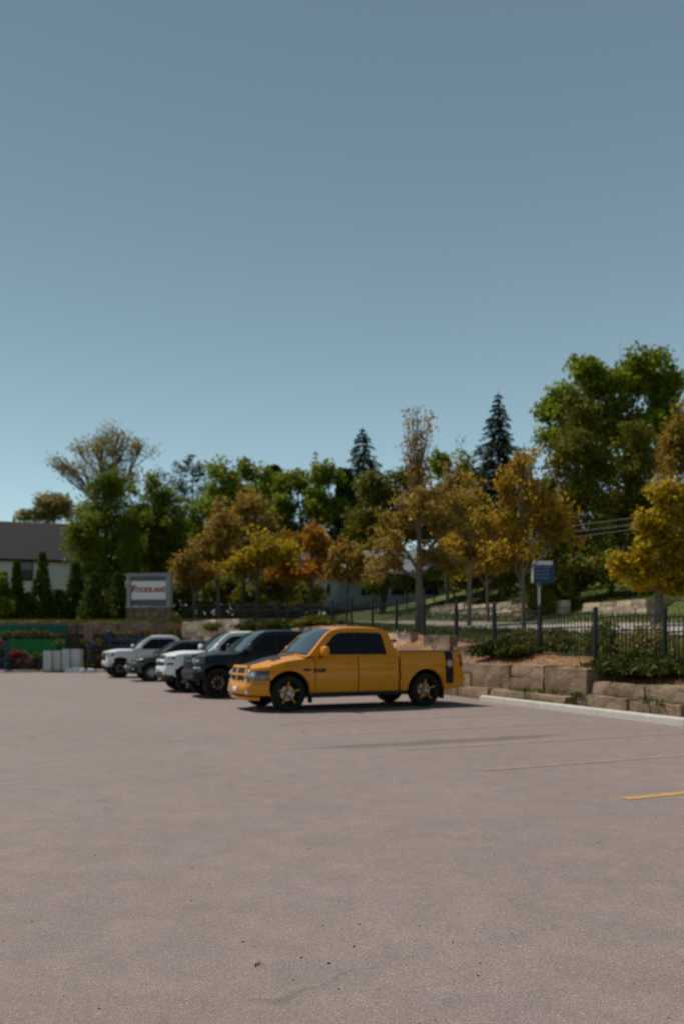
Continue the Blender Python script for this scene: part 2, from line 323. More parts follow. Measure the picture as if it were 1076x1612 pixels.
for i in range(nb-1):
    for j in range(nr-1):
        mulch = rs[j+1] <= 2.1 and 0 <= i < 50; earth = j == 0
        mb.f.append((i*nr+j, (i+1)*nr+j, (i+1)*nr+j+1, i*nr+j+1)); mb.m.append(2 if earth else 0 if mulch else 1)
mb.v = vs; mb.build('hillside', [M['mulch'], M['grass'], M['earth']], smooth=.9, kind='structure')
MB().grid([[(x, y, -.06) for x in np.linspace(-900, 900, 5)] for y in np.linspace(-900, 900, 5)]).build('ground', M['grass'], kind='structure')
MB().grid([[(x, y, 0) for x in np.linspace(-110, 26, 18)] for y in np.linspace(-35, 54, 12)]).build('parking_lot', M['asphalt'], kind='structure')
MB().grid([[(*Pt(p, 1+r), H(*Pt(p, 1+r))+.035) for r in np.linspace(6.3, 13, 6)] for p in np.arange(8, 75, 1.5)]).build('road', M['road'], smooth=.6, kind='structure')
# kerb of the lot: cast concrete lengths
tcurb = thing('kerb', 'pale concrete kerb along the foot of the stone retaining wall', 'kerb')
k0 = MB()
prof = [(0, 0), (0.015, .12), (.04, .145), (.17, .15), (.18, .0)]
L = 2.4
for p in np.arange(1.3, 22.0, L):
    a, b = Pt(p, 0), Pt(p+L-.012, 0)
    g = MB(); g.grid([[(a[0]+d*nv_[0], a[1]+d*nv_[1], z) for d, z in prof], [(b[0]+d*nv_[0], b[1]+d*nv_[1], z) for d, z in prof]])
    g.build('kerb_length', M['concrete'], tcurb, smooth=.5)
su, sv = (math.cos(STALL), math.sin(STALL)), (-math.sin(STALL), math.cos(STALL))
def St(s, t): return (s*su[0]+t*sv[0], s*su[1]+t*sv[1])
for t_, s0, s1, mm in ((14.35, 5.0, 10.6, 'line'), (12.27, 5.2, 10.5, 'line'), (10.13, 5.3, 11.0, 'line'), (8.1, 5.35, 11, 'line'), (6.05, 5.62, 11, 'line2')):
    g = MB(); g.grid([[(*St(s, t_+e), .004) for e in (-.06, .06)] for s in np.linspace(s0, s1, 12)]); g.build('parking_line', M[mm], kind='structure')

# ------------------------------------------------------------------ stones and walls
def stone_mesh(wd, ht, dp, mi='stone', cuts=3, rough=.05):
    bm = bmesh.new(); bmesh.ops.create_cube(bm, size=1); bmesh.ops.subdivide_edges(bm, edges=bm.edges, cuts=cuts, use_grid_fill=True)
    sd_ = random.random()*100
    for v in bm.verts:
        c = v.co.copy(); q = Vector((c.x*wd, c.y*dp, c.z*ht))
        k = sum(1 for e in c if abs(e) > .49)
        if k >= 2: q *= 1-(.018 if k == 2 else .035)
        n = mnoise.noise_vector(q*1.1+Vector((sd_*3, 1, 7)))*rough*1.1+mnoise.noise_vector(q*2.6+Vector((sd_, sd_*.7, 3)))*rough + mnoise.noise_vector(q*6+Vector((sd_, 2, 3)))*rough*.4
        v.co = q+Vector((n.x, n.y, n.z*.55))
    me = bpy.data.meshes.new('stone'); bm.to_mesh(me); bm.free(); me.materials.append(M[mi])
    me.polygons.foreach_set('use_smooth', [True]*len(me.polygons)); me.set_sharp_from_angle(angle=.5)
    return me
def course(parent, a, b, z, ht, dp, wr, mi='stone', rough=.05, name='stone', zj=.02, cuts=3):
    a, b = Vector(a), Vector(b); Ltot = (b-a).length; dr = (b-a)/Ltot; ang = math.atan2(dr.y, dr.x); s = 0
    nrm = Vector((-dr.y, dr.x))
    while s < Ltot-.2:
        wd = min(random.uniform(*wr), Ltot-s)
        if Ltot-s-wd < wr[0]*.5: wd = Ltot-s
        h_ = ht*random.uniform(.94, 1.03)
        o = link(name, stone_mesh(wd-.03, h_, dp, mi if random.random() < .7 else random.choice(['stone', 'stone2']) if mi in ('stone', 'stone2') else mi, cuts, rough), parent)
        c = a+dr*(s+wd/2)+nrm*random.uniform(-.035, .035)
        o.location = (c.x, c.y, z+h_/2); o.rotation_euler = (random.uniform(-.02, .02), random.uniform(-.02, .02), ang+random.uniform(-.025, .025)); s += wd
lw = thing('retaining_wall', 'low two-course quarried stone retaining wall beside the kerb', 'stone wall')
def PtV(p, d): return Vector(Pt(p, d))
course(lw, PtV(4, .92), PtV(19.6, .92), .02, .33, .55, (1.0, 1.7)); course(lw, PtV(4, 1.0), PtV(19.2, 1.0), .34, .32, .5, (.9, 1.5))
course(lw, PtV(19.7, .72), PtV(34, .78), .0, .31, .7, (.9, 1.9))
for (p0, p1, two) in ((19.3, 21.0, 0), (21.0, 22.5, 1), (22.5, 24.6, 0), (24.6, 26.2, 1), (26.2, 29, 0), (29, 31, 1), (31, 34.8, 0)):
    if two: course(lw, PtV(p0, 1.02), PtV(p1, 1.02), .30, .37, .6, (.9, 1.5), rough=.035); course(lw, PtV(p0, 1.06), PtV(p1, 1.06), .67, .30, .6, (.9, 1.6), rough=.04)
    else: course(lw, PtV(p0, 1.02), PtV(p1, 1.02), .30, .68, .6, (1.0, 1.7), rough=.05)
course(lw, PtV(28.6, 1.15), PtV(35, 1.15), .95, .36, .6, (1.2, 2.2), 'stone2', .09); course(lw, PtV(31.6, 1.35), PtV(35, 1.35), 1.36, .38, .6, (1.0, 1.9), 'stone2', .09)
for k in range(5): course(lw, PtV(35, 1.0+.06*k), PtV(48.3, 1.0+.06*k), .02+.46*k, .48, .6, (1.1, 2.0), 'stone2' if k > 2 else 'stone', .06)
for k in range(3): course(lw, (-5.6+.02*k, 45.7), (-9.7, 50.0), .02+.97*k, 1.0, .6, (1.6, 2.4), 'stone3', .07)  # corner slabs: full sun put into a brighter stone colour
bw = thing('retaining_wall', 'tall shaded stone wall under the grass bank behind the plant racks', 'stone wall')
for k in range(4): course(bw, (-9.6, 50.35), (-42, 50.6), .02+.725*k, .74, .6, (1.6, 2.6), 'stone_shaded' if k < 3 else 'stone', .06)
uw = thing('garden_wall', 'long low pale stone wall across the road under the trees', 'stone wall')
for k in range(2): 
    for (p0, p1) in ((41.8, 47), (47, 53), (53, 58)):
        z = 3.0+.034*((p0+p1)/2-38.8)+.42*k; course(uw, PtV(p0, 16.9), PtV(p1, 16.9), z-.03, .43, .5, (.8, 1.5), 'stone3', .05)
uw2 = thing('garden_wall', 'pale stone terrace wall with a square corner behind the yellow-leaved tree', 'stone wall')
ca = PtV(35.4, 17)
for k in range(4): course(uw2, ca, PtV(40.3, 17.0), 2.82+.23*k, .24, .45, (.7, 1.4), 'stone3', .03); course(uw2, ca+Vector((.4, .15)), ca+Vector((9, -.4)), 2.82+.23*k, .24, .45, (.7, 1.4), 'stone', .03)  # sun-facing side paler, camera-facing return darker: light and shade painted by stone choice
# boulders resting on the bank behind the yellow pickup
for (p_, d_, s3, lb) in ((26.4, 1.7, (1.3, .6, .34), 'flat dark brown boulder on the mulch right behind the pickup tail'), (28.6, 1.8, (2.0, .7, .32), 'long brown boulder seen over the yellow pickup bed'), (31.4, 1.9, (1.5, .6, .30), 'low brown boulder behind the cab of the yellow pickup')):
    X, Y = Pt(p_, d_); o = link('boulder', stone_mesh(*s3, mi='stone2', rough=.12)); o.location = (X, Y, H(X, Y)-s3[2]*.05); o.rotation_euler = (.05, 0, A+1.57); tag(o, lb, 'boulder')

# mulch chips, grass blades
def scatter(name, n, fn, mat_, size, flat=True, kind='stuff', asp=.35):
    c = np.array([fn() for _ in range(n)], dtype=np.float32); a = rng.uniform(0, 6.28, n); s = rng.uniform(.5, 1.2, n)*size
    if flat:
        u = np.stack([np.cos(a), np.sin(a), rng.normal(0, .45, n)], 1)*s[:, None]; v = np.stack([-np.sin(a), np.cos(a), rng.normal(0, .45, n)], 1)*s[:, None]*asp
    else:
        u = np.stack([rng.normal(0, .35, n), rng.normal(0, .35, n), np.ones(n)], 1)*s[:, None]; v = np.stack([np.cos(a), np.sin(a), 0*a], 1)*s[:, None]*asp
    return quads_mesh(name, c, u, v, mat_, kind=kind)
def f_mulch():
    p = random.uniform(9, 31); r = random.uniform(.0, 1.9); X, Y = Pt(p, 1+r); return (X, Y, H(X, Y)+.02+random.random()*.03)
scatter('mulch_chips', 26000, f_mulch, L_['chip'], .035)
def f_bank():
    x = random.uniform(-34, -8.5); r = random.random()**1.6*9; Y = 50.3+r; return (x, Y, H(x, Y)+.08)
scatter('bank_grass', 14000, f_bank, L_['blade'], .16, False, asp=.16)
def f_verge():
    p = random.uniform(14, 62); r = random.choice([random.uniform(1.9, 6.2), random.uniform(13.2, 40), random.uniform(13.2, 24)]); X, Y = Pt(p, 1+r); return (X, Y, H(X, Y)+.07)
scatter('verge_grass', 34000, f_verge, L_['blade'], .15, False, asp=.18)
def f_weed():
    p = random.choice([random.gauss(20.8, .35), random.gauss(21.6, .5), random.gauss(19.5, .12), random.gauss(17.2, .2), random.uniform(19, 23)]); d = random.uniform(.2, .5) if random.random() < .75 else random.uniform(.5, .72)
    X, Y = Pt(p, d); return (X, Y, (.05 if d < .5 else .32)+random.random()*.06)
scatter('weeds', 700, f_weed, L_['blade'], .09, False, asp=.3)
# grit and bits of leaf on the asphalt near the camera
def f_grit():
    Y = 2.9+random.random()**1.5*8; return (random.uniform(-.48, .5)*Y, Y, .004)
n = 460; c = np.array([f_grit() for _ in range(n)]); s = np.minimum(rng.gamma(1.2, .0024, n)+.0016, .011)
gm = MB()
for i in range(n):
    k = 7; ph = random.uniform(0, 6.28); el = random.uniform(.35, .8); pr = []
    for j in range(k):
        rr_ = s[i]*random.uniform(.55, 1.35); ax, ay = math.cos(6.28*j/k)*rr_, math.sin(6.28*j/k)*rr_*el; pr.append((c[i][0]+ax*math.cos(ph)-ay*math.sin(ph), c[i][1]+ax*math.sin(ph)+ay*math.cos(ph), .0005))
    top = [(c[i][0]+(q[0]-c[i][0])*.6, c[i][1]+(q[1]-c[i][1])*.6, .001+s[i]*random.uniform(.1, .35)) for q in pr]; gm.add(pr+top, [(j, (j+1) % k, (j+1) % k+k, j+k) for j in range(k)]+[tuple(range(k, 2*k))])
gm.build('grit', mat('grit_dark', (.035, .028, .026), .9, var=.4, vs=1.5), kind='stuff')
tw = MB()
q0 = (-.388, 3.74)
for i in range(9):
    a_ = random.uniform(0, 6.28); l = random.uniform(.006, .015); x, y = q0[0]+random.gauss(0, .008), q0[1]+random.gauss(0, .014)
    tw.tube([(x, y, .004), (x+math.cos(a_)*l, y+math.sin(a_)*l, .010), (x+math.cos(a_+.5)*l*1.8, y+math.sin(a_+.5)*l*1.8, .005)], .0014, 4)
tag(tw.build('twig_bits', mat('dark_twig', (.02, .016, .014), .9)), 'small tangle of dark twigs lying on the bare asphalt nearest the camera', 'twigs')

# ------------------------------------------------------------------ iron fence
fence = thing('iron_fence', 'black iron picket fence stepping up the bank above the retaining wall', 'fence')
FH = 1.32
pick_me = None; post_me = None
def post(x, y, z, h):
    global post_me
    g = MB().box((0, 0, h/2), (.085, .085, h), A).box((0, 0, h+.012), (.115, .115, .024), A).tube([(0, 0, h+.024), (0, 0, h+.075)], [.045, .012], 6)
    o = g.build('post', M['iron'], fence); o.location = (x, y, z)
gp = MB().box((0, 0, .56), (.020, .020, 1.12)); pick_me = bpy.data.meshes.new('picket'); pick_me.from_pydata(gp.v, [], gp.f); pick_me.materials.append(M['iron'])
def panel(a, b, z):
    a, b = Vector(a), Vector(b); d = b-a; ang = math.atan2(d.y, d.x); c = (a+b)/2
    for zz in (.11, .86, 1.2):
        MB().box((0, 0, 0), (d.length-.07, .036, .036), 0).build('rail', M['iron'], fence).matrix_local = Matrix.Translation((c.x, c.y, z+zz)) @ Matrix.Rotation(ang, 4, 'Z')
    n = 16
    for i in range(1, n+1):
        q = a+d*(i/(n+1)); o = link('picket', pick_me, fence); o.location = (q.x, q.y, z+.10); o.rotation_euler = (0, 0, ang)
ps = [18.8+2.44*k for k in range(-2, 10)]; zprev = None
zs_ = [pw((a+b)/2, ZF)-.04 for a, b in zip(ps, ps[1:])]
for i, p in enumerate(ps):
    zl_ = zs_[max(i-1, 0)]; zr_ = zs_[min(i, len(zs_)-1)]; x, y = Pt(p, 2.46); post(x, y, min(zl_, zr_)-.1, max(zl_, zr_)-min(zl_, zr_)+.1+FH)
    if i < len(ps)-1: panel(Pt(p, 2.46), Pt(ps[i+1], 2.46), zs_[i])
e0 = Vector(Pt(ps[-1], 2.46)); e1 = Vector((-11.0, 55.5)); n = 7
for k in range(n):
    a = e0.lerp(e1, k/n); b = e0.lerp(e1, (k+1)/n); z = lerp(zs_[-1], H(e1.x, e1.y), (k+.5)/n); panel(a, b, z)
    post(b.x, b.y, z-.15, FH+.15)

# ------------------------------------------------------------------ plants
def tubes_from(limbs, matl, name, parent):
    g = MB()
    for pts, r0, r1 in limbs: g.tube(pts, [lerp(r0, r1, i/(len(pts)-1)) for i in range(len(pts))], 6 if r0 > .05 else 4, cap=False)
    return g.build(name, matl, parent, smooth=1.0)
def leaves(centres, sig, per, size, elong=1.0, droop=0.0, up=.25):
    """leaf faces gathered round cluster centres"""
    c = np.asarray(centres, dtype=np.float64); n = len(c)*per
    k = np.repeat(np.arange(len(c)), per); o = rng.normal(0, 1, (n, 3)); o /= np.maximum(1, np.linalg.norm(o, axis=1)/1.7)[:, None]; o = o*np.asarray(sig)
    P = c[k]+o; nrm = rng.normal(0, 1, (n, 3)); nrm[:, 2] = np.abs(nrm[:, 2])+up; nrm /= np.linalg.norm(nrm, axis=1)[:, None]
    t = rng.normal(0, 1, (n, 3)); t[:, 2] -= droop; u = np.cross(nrm, t); u = np.cross(u, nrm); u /= np.linalg.norm(u, axis=1)[:, None]+1e-9
    v = np.cross(nrm, u); s = size*rng.uniform(.6, 1.3, n)
    ct = rng.random(len(c)); tint = np.clip(ct[k]*.55+rng.random(n)*.45+rng.normal(0, .05, n), 0, 1)
    return P, u*s[:, None]*elong, v*s[:, None], tint
def in_lobes(lobes, n, shell=.5):
    w_ = np.array([l[3]*l[4]*l[5] for l in lobes])**.66; w_ /= w_.sum(); pts = []
    for _ in range(n):
        l = lobes[rng.choice(len(lobes), p=w_)]; d = rng.normal(0, 1, 3); d /= np.linalg.norm(d); r = rng.random()**shell
        pts.append((l[0]+d[0]*r*l[3], l[1]+d[1]*r*l[4], l[2]+d[2]*r*l[5]))
    return np.array(pts)
def limb_curve(a, b, k=4, bend=.12):
    a, b = Vector(a), Vector(b); m = a.lerp(b, .5)+Vector((random.gauss(0, 1), random.gauss(0, 1), -.3+random.gauss(0, .5)))*(b-a).length*bend
    return [(a*(1-t)**2+m*2*t*(1-t)+b*t*t) for t in [i/k for i in range(k+1)]]
def broadleaf(name, label, px, Y, top, lobes_px, leaf, ncl=120, per=40, size=.16, sig=.45, trunk_r=.2, bark='bark', base=None, group=None, fork=.35, cat='tree', spire=0, limbs=45, feather=False, sub=7, thick=1.0):
    """px, top, lobes_px are read off the photograph; the tree stands at depth Y on the hillside. lobes_px: (x, y, rx, ry) in photo pixels.
    Main limbs run to the lobes, boughs from them to leaf clusters; feather: leaves follow the boughs instead of filling clumps"""
    X = (px-CX)*Y/F; zb = H(X, Y) if base is None else base; k = Y/F
    t = thing(name, label, cat, (X, Y, zb-.1), 0, group); lob = []
    for (lx, ly, rx, ry) in lobes_px: lob.append(((lx-px)*k, random.uniform(-.35, .35)*rx*k, H0-(ly-HOR)*k-zb, rx*k, rx*k*.9, ry*k))
    Ht = H0-(top-HOR)*k-zb; ar = np.array([l[3]*l[4]*l[5] for l in lob])**.62; ar /= ar.sum()
    tip = Vector((sum(l[0]*q for l, q in zip(lob, ar))*.7, 0, Ht*(.9 if spire else .8))); tr = limb_curve((0, 0, 0), tip, 8, .02); lm = [(tr, trunk_r, .02)]
    def on_trunk(z):
        f = min(max(z/tip.z, 0), 1)*8; i = min(int(f), 7); return tr[i].lerp(tr[i+1], f-i)
    cs = []
    for l, q in zip(lob, ar):
        n = max(6, int(ncl*q)); c0 = Vector(l[:3]); z0 = max(Ht*fork*random.uniform(.85, 1.1), min(c0.z*.62, Ht*.6)); a = on_trunk(z0); mr = max(.025, trunk_r*.5*(1-.6*z0/Ht))*thick
        main = limb_curve(a, c0+Vector((0, 0, l[5]*.25)), 6, .08); lm.append((main, mr, mr*.35))
        # uneven outline: smaller clumps set round the lobe
        subs = []
        for _ in range(sub):
            d = rng.normal(0, 1, 3); d /= np.linalg.norm(d); d[2] = abs(d[2])*.9-.25 if rng.random() < .75 else d[2]; f = rng.uniform(.4, 1.0); g = rng.uniform(.36, .62) if feather else rng.uniform(.28, .5)
            subs.append((l[0]+d[0]*f*l[3], l[1]+d[1]*f*l[4], l[2]+d[2]*f*l[5], l[3]*g, l[4]*g, l[5]*g))
        nl_ = max(3, int(limbs*q)); per_sub = max(2, n//sub)
        for sb in subs:
            sc0 = Vector(sb[:3]); b0 = main[random.choice((2, 3, 4, 5))]; bough = limb_curve(b0, sc0, 4, .1); lm.append((bough, mr*.42, .012*thick))
            pts = in_lobes([sb], per_sub, .45); nt_ = max(1, nl_//sub)
            for j, c in enumerate(pts):
                st = bough[random.choice((1, 2, 3))]; tw_ = limb_curve(st, c, 4 if feather else 3, .08)
                if j < nt_ or feather: lm.append((tw_, .016*thick, .006*thick))
                if feather:
                    for f in (.3, .5, .68, .85, 1.0): e = f*(len(tw_)-1); i = min(int(e), len(tw_)-2); cs.append(tuple(tw_[i].lerp(tw_[i+1], e-i)))
                else: cs.append(tuple(c))
    for i in range(spire):
        bz = Ht*random.uniform(.78, 1.0); b = Vector((tip.x+random.gauss(0, .6)*(1.2-bz/Ht)*Ht*.18, tip.y+random.gauss(0, .5), bz)); a = on_trunk(bz*.7); cv = limb_curve(a, b, 5, .05); lm.append((cv, .026, .007))
        for f in (3, 4, 5): 
            if random.random() < .65: cs.append(tuple(cv[f]))
    lm.append((limb_curve(tr[-1], Vector((tip.x, tip.y, Ht)), 4, .03), .03, .007))
    tubes_from(lm, M[bark], 'trunk', t)
    P, u, v, ti = leaves(cs, (sig, sig, sig*.8), per, size); keep = P[:, 2] > .5
    quads_mesh('crown', P[keep], u[keep], v[keep], L_[leaf], t, ti[keep]); return t
def spruce(label, px, Y, top, half_px, leaf='spruce', base_frac=.08, gap=0.0, group=None, dens=1.0, droop=.25):
    X = (px-CX)*Y/F; zb = H(X, Y); k = Y/F; Ht = H0-(top-HOR)*k-zb; Rr = half_px*k
    t = thing('spruce_tree', label, 'tree', (X, Y, zb-.1), 0, group)
    lm = [([(0, 0, 0), (.05, 0, Ht*.5), (0, 0, Ht)], Ht*.018, .015)]; C_, U_, V_, T_ = [], [], [], []
    z = Ht*base_frac
    while z < Ht*.985:
        f = 1-z/Ht; rr = Rr*(f**.85)*random.uniform(.75, 1.1)+.08; nb_ = int(5+5*f)
        for b in range(nb_):
            if random.random() < gap: continue
            a = 6.28*b/nb_+random.uniform(-.4, .4); l = rr*random.uniform(.65, 1.15); d = Vector((math.cos(a), math.sin(a), 0))
            tipz = -droop*l+random.uniform(-.1, .15)*l; lm.append(([(0, 0, z), tuple(d*l*.5+Vector((0, 0, z+tipz*.25))), tuple(d*l+Vector((0, 0, z+tipz)))], .02+.015*f, .006))
            m_ = max(4, int(l*9*dens))
            for i in range(m_):
                s = (i+random.random())/m_; s = .15+.85*s; p = d*l*s+Vector((0, 0, z+tipz*s*s)); sd_ = Vector((-d.y, d.x, 0))*random.uniform(-1, 1)*.28*l*(1.1-s)
                p += sd_+Vector((0, 0, random.uniform(-.25, .06)*(.5+.3*l))); C_.append(p); dd = (d*.8+sd_*1.2+Vector((0, 0, -.35+random.gauss(0, .25)))).normalized()
                sz = random.uniform(.12, .26)*(1+Ht*.02); U_.append(dd*sz); V_.append(dd.cross(Vector((random.gauss(0, .5), random.gauss(0, .5), 1))).normalized()*sz*.38)
        z += max(.18, Ht*.022)*random.uniform(.8, 1.2)
    tubes_from(lm, M['bark'], 'trunk', t)
    quads_mesh('crown', np.array([tuple(q) for q in C_]), np.array([tuple(q) for q in U_]), np.array([tuple(q) for q in V_]), L_[leaf], t); return t
def cedar(label, px, Y, top, half_px, leaf='cedar', name='cedar_tree', group=None, n=5000, bot=.02, power=.6, size=.13, cat='tree'):
    """dense columnar evergreen: upright sprays through a tapering column"""
    X = (px-CX)*Y/F; zb = H(X, Y); k = Y/F; Ht = H0-(top-HOR)*k-zb; Rr = half_px*k
    t = thing(name, label, cat, (X, Y, zb-.05), 0, group)
    tubes_from([([(0, 0, 0), (0, .03, Ht*.5), (0, 0, Ht*.97)], Rr*.12+.03, .012)]+[([(0, 0, Ht*f), (math.cos(a)*Rr*.45*(1-f)**power, math.sin(a)*Rr*.45*(1-f)**power, Ht*(f+.1))], .03, .01) for f, a in zip(np.linspace(.08, .8, 26), rng.uniform(0, 6.28, 26))], M['bark'], 'trunk', t)
    ncl = n//22; f = rng.random(ncl)**1.25*(1-bot)+bot; a = rng.uniform(0, 6.28, ncl); lump = 1+.24*np.sin(a*3+f*11+px)+.22*np.sin(a*5-f*31)+.14*np.sin(a*2+f*53)
    rr = Rr*np.clip((1-f), .0, 1)**power*rng.random(ncl)**.35*lump*(.72+.28*np.clip(f/.12, 0, 1))
    cs = np.stack([rr*np.cos(a), rr*np.sin(a), f*Ht], 1)
    P, u, v, ti = leaves(cs, (Rr*.10+.04, Rr*.10+.04, Rr*.2+.08), 22, size, 1.5, -1.2, 0); P[:, 2] = np.clip(P[:, 2], .1, Ht*1.02)
    quads_mesh('crown', P, u, v, L_[leaf], t, ti); return t
def spreader(label, X, Y, rx, ry, h, leaf='juniper', name='juniper_shrub', n=2400, ang=A+1.57, cat='shrub', group=None, size=.06):
    """low spreading shrub: arching feathery stems from one root"""
    t = thing(name, label, cat, (X, Y, H(X, Y)), ang, group); lm = []; cs = []
    for i in range(46):
        a = random.uniform(0, 6.28); l = random.random()**.5; e = Vector((math.cos(a)*rx*l, math.sin(a)*ry*l, h*random.uniform(.35, 1.05)*(1.15-l*.7)))
        m_ = Vector((e.x*.45, e.y*.45, e.z*1.05)); cv = [Vector((0, 0, 0)), m_*.5+Vector((0, 0, .05)), m_, e]; lm.append((cv, .018, .005))
        for s in np.linspace(.25, 1, 9):
            f = s*3; j = min(int(f), 2); cs.append(tuple(cv[j].lerp(cv[j+1], f-j)))
    tubes_from(lm, M['bark'], 'stem', t)
    P, u, v, ti = leaves(cs, (.12*rx+.02, .12*ry+.02, h*.13), max(4, int(n*2.6)//len(cs)), size*.62, 2.4 if leaf in ('juniper', 'olive') else 1.4, -.6, .1); P[:, 2] = np.maximum(P[:, 2], .0)
    quads_mesh('foliage', P, u, v, L_[leaf], t, ti); return t

# ------------------------------------------------------------------ vehicles
def vehicle(name, label, cat, S, loc, yaw):
    t = thing(name, label, cat, loc, yaw)
    P_, xf, xr, r, Ra, hw, zr = M[S['paint']], S['xf'], S['xr'], S['r'], S['R'], S['hw'], S['zr']
    xc, belt, rail = S['xc'], S['belt'], S.get('rail'); xe, xb = S['xe'], S['xb']; fr = [(z, x-S.get('fcut', 0)) for z, x in S['front']]; zfb = S['zfb']
    zsh = lambda x: pw(x, S['zs']); ca, cb = S.get('curve', (.10, .26))
    cv = lambda b: ca*b*b+cb*max(0, (abs(b)-.62)/.38)**2
    fx = lambda z: pw(z, fr); xedge = lambda z: fx(z)-cv(1)
    def zlow(x):
        z = zr
        for xa in (xf, xr):
            if abs(x-xa) < Ra: z = max(z, r+math.sqrt(max(0, Ra*Ra-(x-xa)**2))*1.0)
        if x > xf+Ra: z = lerp(zr, zfb, sstep(xf+Ra, xedge(zfb), x))
        if x < xr-Ra: z = lerp(zr, S.get('zrb', zr+.12), sstep(xr-Ra, xb, x)) if x > xb-1 else z
        return z
    def hwf(x, z):
        tt = (z-zr)/(zsh(x)-zr); y = hw-.055*max(0, (.4-tt)/.4)**1.5-.085*max(0, (tt-.62)/.38)**2-.018*math.exp(-((tt-.60)/.06)**2)
        if x > xf: y -= .10*((x-xf)/(xe-xf))**2.2
        if x < xr: y -= .03*((xr-x)/(xr-xb))**2
        for xa in (xf, xr): y += S.get('flare', .025)*math.exp(-((math.hypot(x-xa, z-r)-Ra)/.09)**2)
        return y
    def stations(x0, x1, n=14):
        xs = set(np.linspace(x0, x1, n))
        for xa in (xf, xr):
            for q in np.linspace(-1, 1, 25): xs.add(xa+Ra*math.sin(q*math.pi/2)*.9999)
        return sorted(x for x in xs if x0-1e-6 <= x <= x1+1e-6)
    def side(g, x0, x1, sg, mi=0, zt=None, dy=0, endf=False, zb_=None, n=14):
        P = []
        for x in stations(x0, x1, n):
            row = []; zl = max(zlow(x), zb_(x) if zb_ else 0); zt_ = zsh(x) if zt is None else zt(x)
            for k in range(13):
                z = lerp(zl, zt_, k/12); xx = xedge(z) if (endf and x >= x1-1e-6) else x; row.append((xx, sg*(hwf(xx, z)+dy), z))
            P.append(row)
        g.grid(P); g.grid([[(q[0][0], q[0][1], q[0][2]), (q[0][0], q[0][1]-sg*.12, q[0][2]+.01)] for q in P])    # turned-in lower edge
    def htop(a, b):
        x1 = xedge(zsh(xe)) if abs(b) > .999 else fx(zsh(xe))-cv(b); x = lerp(xc, x1, a)
        z = zsh(x)+S['crown']*(1-abs(b)**2.4)*lerp(1, .55, a)+S.get('bulge', .02)*math.exp(-(b/.42)**4)*math.sin(math.pi*min(1, a*1.02))**.7 - .02*max(0, (a-.9)/.1)**2
        return Vector((x, b*hwf(min(x, xe), zsh(x)), z))
    def fp(b, z, dx=0): return Vector((fx(z)-cv(b)+dx, b*hwf(xedge(z), z), z))
    bs = np.concatenate([np.linspace(-1, -.62, 6), np.linspace(-.5, .5, 7), np.linspace(.62, 1, 6)])
    body = MB()
    for sg in (-1, 1):
        side(body, S['doors'][0][1]+.006, xedge(zfb), sg, endf=True)
        if rail: side(body, xb, S['bed0'], sg)
        else: side(body, xb, S['doors'][-1][0]-.012, sg)
    # front face
    body.grid([[fp(b, lerp(zfb, htop(1, b).z, k/10)) for b in bs] for k in range(11)])
    # cab or greenhouse
    cp = [Vector((x, 0, z)) for x, z in S['cab']]
    for _ in range(2):
        q = [cp[0]]
        for a, b in zip(cp, cp[1:]): q += [a.lerp(b, .2), a.lerp(b, .8)]
        q.append(cp[-1]); cp = q
    zroof = max(p.z for p in cp); hwz = lambda z: lerp(S['hwb'], S['hwr'], (z-belt)/(zroof-belt)) if z > belt else S['hwb']
    def cabp(i, b, off=0):
        i = max(0, min(len(cp)-1, i)); j = min(int(i), len(cp)-2); p = cp[j].lerp(cp[j+1], i-j); d = (cp[j+1]-cp[j]).normalized(); nn = Vector((-d.z, 0, d.x)) if True else None
        nn = Vector((d.z, 0, -d.x)); q = p+nn*(.05*(1-b*b)+off); return Vector((q.x, b*(hwz(p.z)-(.035*max(0, (abs(b)-.85)/.15) if p.z > zroof-.02 else 0)), q.z))
    bc = np.linspace(-1, 1, 11); body.grid([[cabp(i, b) for b in bc] for i in range(len(cp))])
    for sg in (-1, 1): body.add([(p.x, sg*hwz(p.z), p.z) for p in cp], [tuple(range(len(cp)))])
    for sg in (-1, 1): body.add([(cp[0].x, sg*S['hwb'], cp[0].z), (cp[-1].x, sg*S['hwb'], cp[-1].z), (cp[-1].x, sg*(hwf(cp[-1].x, belt)-.0), belt-.02), (min(cp[0].x, xc), sg*(hwf(xc, belt)), belt-.02)], [(0, 1, 2, 3)])
    if rail:
        x0, x1 = S['bed0'], xb
        for sg in (-1, 1): body.grid([[(x, sg*(hwf(x, rail)), rail) for x in np.linspace(x1, x0, 6)], [(x, sg*(hwf(x, rail)-.09), rail+.01) for x in np.linspace(x1, x0, 6)], [(x, sg*(hwf(x, rail)-.1), rail-.4) for x in np.linspace(x1, x0, 6)]])
        body.add([(x0, -hwf(x0, .8), zr), (x0, hwf(x0, .8), zr), (x0, hwf(x0, rail)-.02, rail), (x0, -hwf(x0, rail)+.02, rail)], [(0, 1, 2, 3)])
    zt_ = rail if rail else belt
    body.build('body', P_, t, smooth=.55, weld=True)
    hb = MB(); hb.shell([[htop(a, b) for b in bs] for a in np.linspace(0, 1, 10)], (0, 0, -.025)); ho = hb.build('hood', P_, t, smooth=.6)
    # tail
    rp = lambda b, z, dx=0: Vector((xb-.0+.05*b*b-dx+.03*(z-.9), b*hwf(xb, z), z))
    g = MB(); g.shell([[rp(b, z) for b in np.linspace(-1, 1, 9)] for z in np.linspace(S.get('zrb', zr+.12), zt_, 6)], (.05, 0, 0)); g.build('tailgate', P_, t, smooth=.6)
